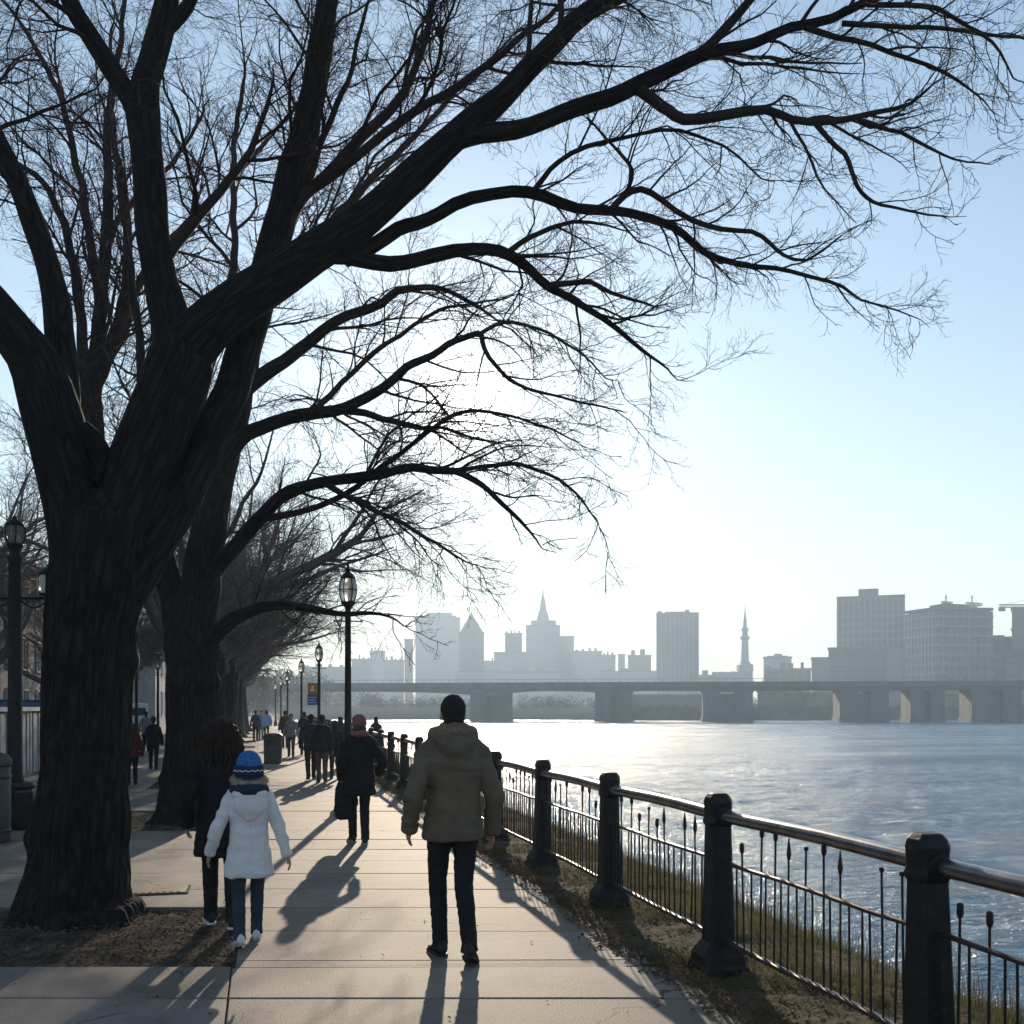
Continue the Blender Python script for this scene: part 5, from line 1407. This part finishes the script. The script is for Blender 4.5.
GF = 'people strolling in the distance'
far = [
 (311, 780, 1.52, 'man in a navy jacket striding along beside a companion, past the bin', dict(top='navy', pants='trouser', hairstyle='short', feet=((-.08, -.26, .03), (.08, .26, 0)), wr=((-.27, -.14, .88), (.27, .16, .9)), top_w=1.05), 0.0),
 (322, 783, 1.50, 'walker in a dark jacket and brown trousers next to the man in navy', dict(top='blackcloth', pants='brownpants', hairstyle='short', feet=((-.07, .18, 0), (.07, -.18, .02))), 0.0),
 (335, 779, 1.35, 'small walker in black with dark jeans left of the woman in the pink hat', dict(top='blackcloth', pants='jeans', hairstyle='long', feet=((-.08, .2, 0), (.08, -.2, 0))), 0.0),
 (340.5, 768, 1.40, 'reddish haired walker in a dark coat just behind the small one in jeans', dict(top='navy', pants='trouser', hairstyle='long', hair='hair_brown', feet=((-.08, -.1, 0), (.08, .1, 0))), 0.0),
 (291, 757, 1.45, 'distant walker in grey coming along right of the boxy bin', dict(top='greycloth', pants='jeans', feet=((-.08, .2, 0), (.08, -.2, 0))), 3.1),
 (304, 755, 1.5, 'distant walker all in black directly left of the couple', dict(top='blackcloth', pants='trouser', feet=((-.08, .15, 0), (.08, -.15, 0))), 0.0),
 (285, 748, 1.52, 'distant walker in dark red close to the boxy bin', dict(top='darkred', pants='trouser', feet=((-.08, .15, 0), (.08, -.15, 0))), 0.0),
 (261, 740, 1.5, 'distant person in pale blue left of the boxy bin', dict(top='paleblue', pants='greycloth', top_w=1.3, feet=((-.08, .1, 0), (.08, -.1, 0))), 3.1),
 (266.5, 739, 1.5, 'second distant person in pale blue, partly behind the boxy bin', dict(top='paleblue', pants='jeans', top_w=1.3, hairstyle='long'), 0.0),
 (255.5, 741, 1.5, 'distant dark clad person next to the second thick trunk', dict(top='navy', pants='trouser'), 0.0),
 (376, 760, 1.35, 'dark small figure by the railing right of the woman in the pink hat', dict(top='blackcloth', pants='trouser', hairstyle='long'), 0.0),
 (132, 786, 1.32, 'person in dark red standing at the right side of the big trunk', dict(top='darkred', pants='trouser', hairstyle='long'), 0.2),
 (153.5, 770, 1.42, 'person in black walking in the gap between the two thick trunks', dict(top='blackcloth', pants='trouser', feet=((-.1, .18, 0), (.1, -.18, 0))), 0.0),
 (146, 752, 1.5, 'tiny far off person in grey in the gap between the two thick trunks', dict(top='greycloth', pants='trouser'), 0.0),
]
for px, fy, H, lab, kw, fc in far:
    x, y = at(px, fy)
    person(lab, x, y, fc, H, .02, group=GF, **kw)
# ------------------------------------------------------------------ bridge
BA = gd(250, 268); BB = gd(1180, 232)
bdir = (BB - BA); BL = bdir.length; bdir.normalize()
brz = math.atan2(bdir.y, bdir.x)
bridge = thing('bridge', 'long low road bridge on wide concrete piers crossing the river', 'bridge', (BA.x, BA.y, 0), brz)
def along(px):
    """distance along the bridge where the sight line through px meets it"""
    u = (px-512)/1000; d = FW + RT*u
    # solve origin + d*k = BA + bdir*s
    det = d.x*(-bdir.y) + bdir.x*d.y
    k = (BA.x*(-bdir.y) + bdir.x*BA.y)/det
    P = d*k
    return (Vector((P.x, P.y, 0)) - Vector((BA.x, BA.y, 0))).dot(bdir)
ZT = 7.6
piers = [(470, 506), (595, 631), (703, 753), (840, 889), (911, 945), (972, 1022), (1085, 1120)]
ps_ = [(along(a), along(b)) for a, b in piers]
W0, W1 = 0.0, 11.0
dk = MB(); dk.box(-40, BL, W0-.6, W1+.6, ZT-1.0, ZT-.35); dk.box(-40, BL, W0-.62, W0-.3, ZT-.349, ZT+.35); dk.box(-40, BL, W1+.3, W1+.62, ZT-.349, ZT+.35)
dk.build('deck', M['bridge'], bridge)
# haunched girders between the piers
ctr = [-30] + [(a+b)/2 for a, b in ps_]
for i in range(len(ctr)-1):
    a, b = ctr[i], ctr[i+1]; n = 24; up = []; lo = []
    for k in range(n+1):
        x = a + (b-a)*k/n; q = abs(2*k/n-1); dep = .75 + (1.5 if i < 2 else .45)*q**3.2
        up.append((x, ZT-1.003)); lo.append((x, ZT-1.0-dep))
    gm = MB()
    for (ya, yb) in ((W0+.1, W0+1.2), (W1-1.2, W1-.1), (4.6, 6.4)):
        poly = up + lo[::-1]
        gm.loft([[(x+(.002 if i % 2 else 0), ya, z) for x, z in poly], [(x+(.002 if i % 2 else 0), yb, z) for x, z in poly]])
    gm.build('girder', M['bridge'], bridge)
rl = MB()
for k in range(int((BL+40)/2.2)):
    x = -40 + k*2.2
    rl.box(x-.06, x+.06, W0-.52, W0-.40, ZT+.351, ZT+1.05)
rl.box(-40, BL, W0-.54, W0-.38, ZT+1.051, ZT+1.15)
rl.build('parapet_rail', M['crane'], bridge)
for (a, b) in ps_:
    p_ = MB(); wd = b-a; cw = min(wd*.42, 4.2)
    for (x0, x1) in ((a, a+cw), (b-cw, b)):
        p_.box(x0, x1, W0+.2, W1-.2, WZ-1.5, ZT-2.2); p_.box(x0-.25, x1+.25, W0-.1, W1+.1, WZ-1.5, WZ+1.0)
    if b-a > 2*cw: p_.box(a+cw, b-cw, W0+1.6, W1-1.6, WZ-1.5, ZT-2.6)
    p_.box(a-.3, b+.3, W0-.05, W1+.05, ZT-2.197, ZT-1.55)
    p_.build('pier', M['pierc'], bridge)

# ------------------------------------------------------------------ the far bank
fb = MB(); V = []; F = []
pxs = np.linspace(150, 1500, 90); Ds = [284, 287, 292, 300, 315, 340, 400, 520, 800, 1200]
zs = [-2.6, -1.4, -.2, .5, 1.0, 1.4, 2.0, 3.0, 4.0, 4.5]
for j, D in enumerate(Ds):
    for i, px in enumerate(pxs):
        d_ = D + (8*fbm(px*.01, 2, 1.0) if j < 6 else 0) + (0 if px > 300 else 0)
        p = gd(px, d_); V.append((p.x, p.y, zs[j] + (.5*fbm(p.x, p.y, .03) if j > 2 else 0)))
n = len(pxs); F = [(j*n+i, j*n+i+1, (j+1)*n+i+1, (j+1)*n+i) for j in range(len(Ds)-1) for i in range(n-1)]
tag(link('far_bank', np_mesh('far_bank', V, F), M['snow'], smooth=True), kind='structure')
q0, q1 = gd(628, 283), gd(1200, 277)
qa = thing('quay_wall', 'dark stone quay wall along the far shore under the bridge at the right', 'wall', (q0.x, q0.y, WZ), math.atan2((q1-q0).y, (q1-q0).x))
LQ = (q1-q0).length
MB().box(0, LQ, 0, 2.2, -1, 3.4).build('wall_face', M['stone'], qa)
MB().box(-.2, LQ+.2, -.3, 2.4, 3.403, 3.8).build('coping', M['bridge'], qa)
b = MB()
for k in range(int(LQ/9)): b.box(4+k*9, 4.9+k*9, -.35, -.003, -1, 3.2)
b.build('buttresses', M['stone'], qa)

# distant bare woods along the far bank
def far_woods():
    r = np.random.default_rng(31); V = []; F = []
    for (pa, pb, D, h, cnt) in ((228, 268, 190, 8, 40), (262, 320, 330, 12, 40), (360, 470, 330, 4.5, 60), (520, 640, 310, 4.2, 70), (640, 760, 330, 4.0, 50), (740, 1040, 300, 3.6, 130), (270, 380, 360, 7, 60)):
        for q in range(cnt):
            px = r.uniform(pa, pb); d = D + r.uniform(0, 40); c = gd(px, d); H = h*r.uniform(.5, 1.25); z0 = .8
            for k in range(60):
                u = r.normal(size=3); u /= np.linalg.norm(u); rad = r.uniform(.3, 1)**.5
                cx = np.array([c.x, c.y, z0 + H*.55]) + u*rad*np.array([H*.55, H*.55, H*.5])
                a = r.normal(size=3); a /= np.linalg.norm(a); b_ = np.cross(a, u); n0 = len(V); s_ = H*r.uniform(.08, .2)
                V += [tuple(cx - a*s_), tuple(cx + b_*s_*.3), tuple(cx + a*s_)]; F.append((n0, n0+1, n0+2))
            n0 = len(V); V += [(c.x-.12, c.y, z0-1), (c.x+.12, c.y, z0-1), (c.x, c.y, z0+H*.8)]; F.append((n0, n0+1, n0+2))
    me = bpy.data.meshes.new('far_woods'); me.from_pydata(V, [], F); me.update()
    return link('far_woods', me, mat('winter scrub', (.10, .085, .07), .9, var=.3, scale=.1))
tag(far_woods(), 'grey winter scrub and trees massed along the far bank', kind='stuff')

# ------------------------------------------------------------------ skyline
FAC = {}
def fac(key):
    if key not in FAC:
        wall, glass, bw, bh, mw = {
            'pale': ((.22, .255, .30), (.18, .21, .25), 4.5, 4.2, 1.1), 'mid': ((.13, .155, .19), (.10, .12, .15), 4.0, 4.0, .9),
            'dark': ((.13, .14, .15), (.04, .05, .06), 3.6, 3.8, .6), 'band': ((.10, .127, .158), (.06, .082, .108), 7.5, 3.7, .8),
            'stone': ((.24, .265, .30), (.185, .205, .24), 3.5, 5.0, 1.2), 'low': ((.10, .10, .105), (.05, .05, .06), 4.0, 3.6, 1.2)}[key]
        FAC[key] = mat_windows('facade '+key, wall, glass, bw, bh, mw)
    return FAC[key]
def tower(name, label, px0, px1, ytop, D, key, depth=None, rz=0., steps=(), roof=None, spire=None, ledges=0, bays=0, cat='building', corner=None):
    """front face spans px0..px1 at distance D, roof at ytop. steps: (px0, px1, ytop) blocks stacked on top; spire: (pxc, y0, y1, wpx)"""
    k = D/1000.0; W = (px1-px0)*k; c = gd((px0+px1)/2, D)
    zt = lambda y: EYE + (HOR-y)*k
    t = thing(name, label, cat, (c.x, c.y, 0), -TH - math.atan(((px0+px1)/2-512)/1000) + rz)
    dp = depth or W*.8
    H = zt(ytop)
    b = MB(); b.box(-W/2, W/2, 0, dp, -1, H)
    b.build('wall', fac(key), t)
    b = MB(); b.box(-W/2-.4, W/2+.4, -.4, dp+.4, H+.003, H+.9); b.build('cornice', M['roofgrey'], t)
    z = H + .9
    for i, (a, e, y) in enumerate(steps):
        x0 = (a-(px0+px1)/2)*k; x1 = (e-(px0+px1)/2)*k; h2 = zt(y); ins = dp*(.12 + .06*i)
        zb = H+.904 if i == 0 or steps[i-1][2] < y + .0 else H+.904
        b = MB(); b.box(x0, x1, ins, dp-ins, zb, max(h2, zb+.6)); b.build('upper_block', fac(key), t)
    if spire:
        xc, y0, y1, wpx = spire; xc = (xc-(px0+px1)/2)*k; r0 = wpx*k/2; z0, z1 = zt(y0), zt(y1); dz_ = z1-z0
        b = MB(); b.lathe([(r0*1.35, -dz_*.25), (r0*1.3, 0), (r0, .02*dz_), (r0*.62, .34*dz_), (r0*.5, .36*dz_), (r0*.34, .62*dz_), (r0*.12, .80*dz_), (r0*.06, dz_)], 8, c=(xc, dp*.5, z0), phase=math.pi/8)
        b.build('spire', fac('stone') if key != 'dark' else fac('dark'), t)
    if roof == 'plant':
        r = random.Random(int(px0)); b = MB()
        for q in range(4):
            xx = -W*.45 + W*.23*q + r.uniform(0, W*.06); b = MB(); b.box(xx, xx+W*r.uniform(.06, .14), dp*.3, dp*.6, H+.904, H+.904 + r.uniform(1.0, 3.5))
            b.build('roof_plant', M['roofgrey'], t)
    if ledges:
        b = MB(); n = int((H-2)/ledges)
        for q in range(1, n):
            b.box(-W/2-.35, W/2+.35, -.45, dp+.35, q*ledges-.25, q*ledges+.25)
        b.build('floor_ledges', fac('pale') if key != 'dark' else M['roofgrey'], t)
    if bays:
        b = MB()
        for q in range(bays+1):
            x = -W/2 + W*q/bays; b.box(x-.3, x+.3, -.6, -.003, 0, H-.3)
        b.build('pilasters', fac('pale'), t)
    return t
TW = 'tower'
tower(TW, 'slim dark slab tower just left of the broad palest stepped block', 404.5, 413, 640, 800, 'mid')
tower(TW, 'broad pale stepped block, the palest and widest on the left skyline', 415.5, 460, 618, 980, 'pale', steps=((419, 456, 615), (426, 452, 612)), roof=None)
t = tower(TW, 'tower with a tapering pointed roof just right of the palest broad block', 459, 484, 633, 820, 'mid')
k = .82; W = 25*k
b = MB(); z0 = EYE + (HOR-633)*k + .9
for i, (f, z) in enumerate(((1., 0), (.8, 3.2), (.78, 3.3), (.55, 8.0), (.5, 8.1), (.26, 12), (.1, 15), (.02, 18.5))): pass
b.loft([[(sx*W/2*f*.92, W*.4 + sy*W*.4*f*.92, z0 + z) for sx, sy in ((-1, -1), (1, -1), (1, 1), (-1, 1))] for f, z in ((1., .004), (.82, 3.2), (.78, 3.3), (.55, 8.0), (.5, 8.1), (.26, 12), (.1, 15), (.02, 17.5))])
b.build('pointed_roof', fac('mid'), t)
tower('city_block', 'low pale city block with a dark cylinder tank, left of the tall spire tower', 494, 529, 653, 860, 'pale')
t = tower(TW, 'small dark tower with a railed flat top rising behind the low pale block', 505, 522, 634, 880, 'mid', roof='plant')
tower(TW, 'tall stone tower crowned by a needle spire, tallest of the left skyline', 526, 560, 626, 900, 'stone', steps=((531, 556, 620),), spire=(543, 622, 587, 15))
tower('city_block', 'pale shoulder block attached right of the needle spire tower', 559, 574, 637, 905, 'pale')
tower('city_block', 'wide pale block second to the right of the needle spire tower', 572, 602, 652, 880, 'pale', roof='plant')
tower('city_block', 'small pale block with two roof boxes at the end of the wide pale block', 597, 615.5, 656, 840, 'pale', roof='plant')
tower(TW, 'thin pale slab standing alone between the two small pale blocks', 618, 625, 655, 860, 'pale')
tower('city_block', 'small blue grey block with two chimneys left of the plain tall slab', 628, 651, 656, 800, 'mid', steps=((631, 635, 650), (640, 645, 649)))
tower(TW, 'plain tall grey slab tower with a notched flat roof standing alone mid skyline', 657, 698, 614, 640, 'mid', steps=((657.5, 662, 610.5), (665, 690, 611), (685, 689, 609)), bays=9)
# minaret like spire
D = 700; k = .7; c = gd(745, D)
ms = thing('spire_tower', 'slender white spire with ringed balconies rising alone over the bridge', 'spire', (c.x, c.y, 0), -TH)
zt = lambda y: EYE + (HOR-y)*k
MB().box(-19, 5.5, 0, 8, 0, zt(672)).build('base', fac('stone'), ms)
MB().loft([sq(9.8, zt(672), .2), sq(9.8, zt(665), .2), sq(6.6, zt(664), .2), sq(6.2, zt(662), .2)]).build('tower_base', fac('stone'), ms)
MB().lathe([(2.9, zt(662)), (2.5, zt(648)), (2.3, zt(640))], 12).build('shaft', fac('stone'), ms)
MB().lathe([(2.3, zt(640)), (3.4, zt(638.5)), (3.4, zt(636.5)), (2.0, zt(636)), (1.9, zt(631)), (2.6, zt(630)), (2.6, zt(628.5)), (1.4, zt(628))], 12).build('balcony', fac('mid'), ms)
MB().lathe([(1.5, zt(628)), (1.1, zt(620)), (.5, zt(614)), (.05, zt(603))], 12).build('spire', fac('mid'), ms)
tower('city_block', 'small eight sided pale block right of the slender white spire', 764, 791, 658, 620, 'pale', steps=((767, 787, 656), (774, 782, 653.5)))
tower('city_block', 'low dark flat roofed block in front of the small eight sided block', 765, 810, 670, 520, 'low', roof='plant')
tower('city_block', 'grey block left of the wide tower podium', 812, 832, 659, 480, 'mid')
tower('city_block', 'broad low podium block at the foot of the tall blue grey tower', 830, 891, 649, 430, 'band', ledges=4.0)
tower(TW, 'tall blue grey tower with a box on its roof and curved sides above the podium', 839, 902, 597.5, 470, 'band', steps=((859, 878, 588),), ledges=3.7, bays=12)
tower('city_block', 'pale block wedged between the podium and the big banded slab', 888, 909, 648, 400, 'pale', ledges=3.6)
# the big banded slab, seen on its corner
def slab(label, pts, ytop, D, key, lh):
    k = D/1000; P = [gd(px, d) for px, d in pts]; H = EYE + (HOR-ytop)*k
    c = sum(P, Vector((0, 0, 0)))/len(P)
    t = thing('office_slab', label, 'building', (c.x, c.y, 0), 0)
    L2 = [(p.x-c.x, p.y-c.y) for p in P]
    MB().loft([[(x, y, -1) for x, y in L2], [(x, y, H) for x, y in L2]]).build('wall', fac(key), t)
    b = MB(); n = int(H/lh)
    for q in range(1, n+1):
        z = min(q*lh, H-.3)
        b.loft([[(x*1.018, y*1.018, z-.28) for x, y in L2], [(x*1.018, y*1.018, z+.28) for x, y in L2]])
    b.build('floor_ledges', fac('pale'), t)
    MB().loft([[(x*1.01, y*1.01, H+.3) for x, y in L2], [(x*1.01, y*1.01, H+1.4) for x, y in L2]]).build('parapet', M['roofgrey'], t)
    b = MB()
    for i in range(2):
        (xa, ya), (xb, yb) = L2[i], L2[i+1]
        m = 9
        for q in range(1, m): b.box(xa+(xb-xa)*q/m-.18, xa+(xb-xa)*q/m+.18, ya+(yb-ya)*q/m-.55, ya+(yb-ya)*q/m+.2, 0, H-.3)
    b.build('mullions', fac('pale'), t)
    MB().box(-6, 4, -4, 4, H+1.404, H+3.2).build('roof_plant', M['roofgrey'], t)
    return t
slab('big banded office slab seen on its corner below the small roof cranes', ((905, 395), (936, 378), (993, 382), (965, 402)), 611, 380, 'band', 3.6)
tower('city_block', 'stepped banded block right of the big office slab', 991, 1012, 639, 400, 'band', ledges=3.6, steps=((994, 1004, 635),))
tower(TW, 'dark banded tower cut by the right edge below the big crane', 1014, 1050, 609, 390, 'mid', ledges=3.6)
tower('city_block', 'low grey block behind the bridge at the right edge', 1008, 1040, 655, 360, 'band', ledges=3.6)
# low hazy ones at the left
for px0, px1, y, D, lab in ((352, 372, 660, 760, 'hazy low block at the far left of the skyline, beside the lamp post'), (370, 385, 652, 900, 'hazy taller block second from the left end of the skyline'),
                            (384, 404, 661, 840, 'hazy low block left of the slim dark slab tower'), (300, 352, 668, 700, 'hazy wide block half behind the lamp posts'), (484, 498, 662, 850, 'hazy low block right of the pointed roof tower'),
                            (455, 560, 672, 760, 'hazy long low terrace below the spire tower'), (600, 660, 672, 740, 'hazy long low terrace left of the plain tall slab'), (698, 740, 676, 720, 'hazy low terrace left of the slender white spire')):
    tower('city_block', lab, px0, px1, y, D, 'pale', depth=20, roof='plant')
# low buildings seen under the bridge
for px0, px1, y, D, key, lab in ((758, 800, 692, 312, 'low', 'low brown waterfront building under the bridge, left of three'), (800, 842, 695, 318, 'mid', 'low grey waterfront building under the bridge, middle of three'),
                                 (888, 912, 690, 308, 'pale', 'low pale waterfront building under the bridge, right of three'), (945, 972, 694, 305, 'low', 'low dark waterfront building between the two right hand piers'),
                                 (632, 705, 697, 330, 'low', 'long low dark waterfront shed left of the widest pier'), (382, 470, 706, 400, 'pale', 'long low pale shed on the far bank at the left')):
    tower('waterfront_building', lab, px0, px1, y, D, key, depth=10)

def crane(label, px, ytop, ybase, D, jib, back, face):
    k = D/1000; c = gd(px, D); z1 = EYE + (HOR-ytop)*k; z0 = EYE + (HOR-ybase)*k
    t = thing('tower_crane', label, 'crane', (c.x, c.y, z0), -TH + face)
    h = z1-z0
    def lattice(p0, p1, w_, n):
        b = MB(); p0, p1 = Vector(p0), Vector(p1); d = (p1-p0); dn = d.normalized()
        a = Vector((0, 1, 0)); u = dn.cross(a).normalized()
        cs = [(u*sx + a*sy)*w_/2 for sx, sy in ((-1, -1), (1, -1), (1, 1), (-1, 1))]
        for q in cs: b.tube([p0+q, p1+q], .2, 4)
        for i in range(n):
            for j in range(4): b.tube([p0 + d*i/n + cs[j], p0 + d*(i+1)/n + cs[(j+1) % 4]], .12, 3)
        return b
    lattice((0, 0, 0), (0, 0, h), 1.5, 10).build('mast', M['crane'], t)
    lattice((-back, 0, h), (jib, 0, h), 1.1, 16).build('jib', M['crane'], t)
    b = MB(); b.tube([(0, 0, h), (0, 0, h+4)], .3, 6); b.tube([(0, 0, h+4), (jib*.7, 0, h+.5)], .07, 4); b.tube([(0, 0, h+4), (-back*.9, 0, h+.5)], .07, 4)
    b.build('apex', M['crane'], t)
    MB().box(-back, -back+2.2, -.8, .8, h-2.2, h-.57).build('counterweight', M['bridge'], t)
    MB().box(.9, 2.4, -1.2, .4, h-2.2, h-.57).build('cab', M['frame'], t)
crane('big tower crane with a long horizontal jib at the right edge', 1040, 606, 640, 430, 6, 17.5, 0)
crane('small roof crane with its jib raised over the big office slab, left of two', 946, 603, 640, 480, 5, 3, .6)
crane('small roof crane over the big office slab, right of two', 972, 604, 640, 470, 7, 4, .5)
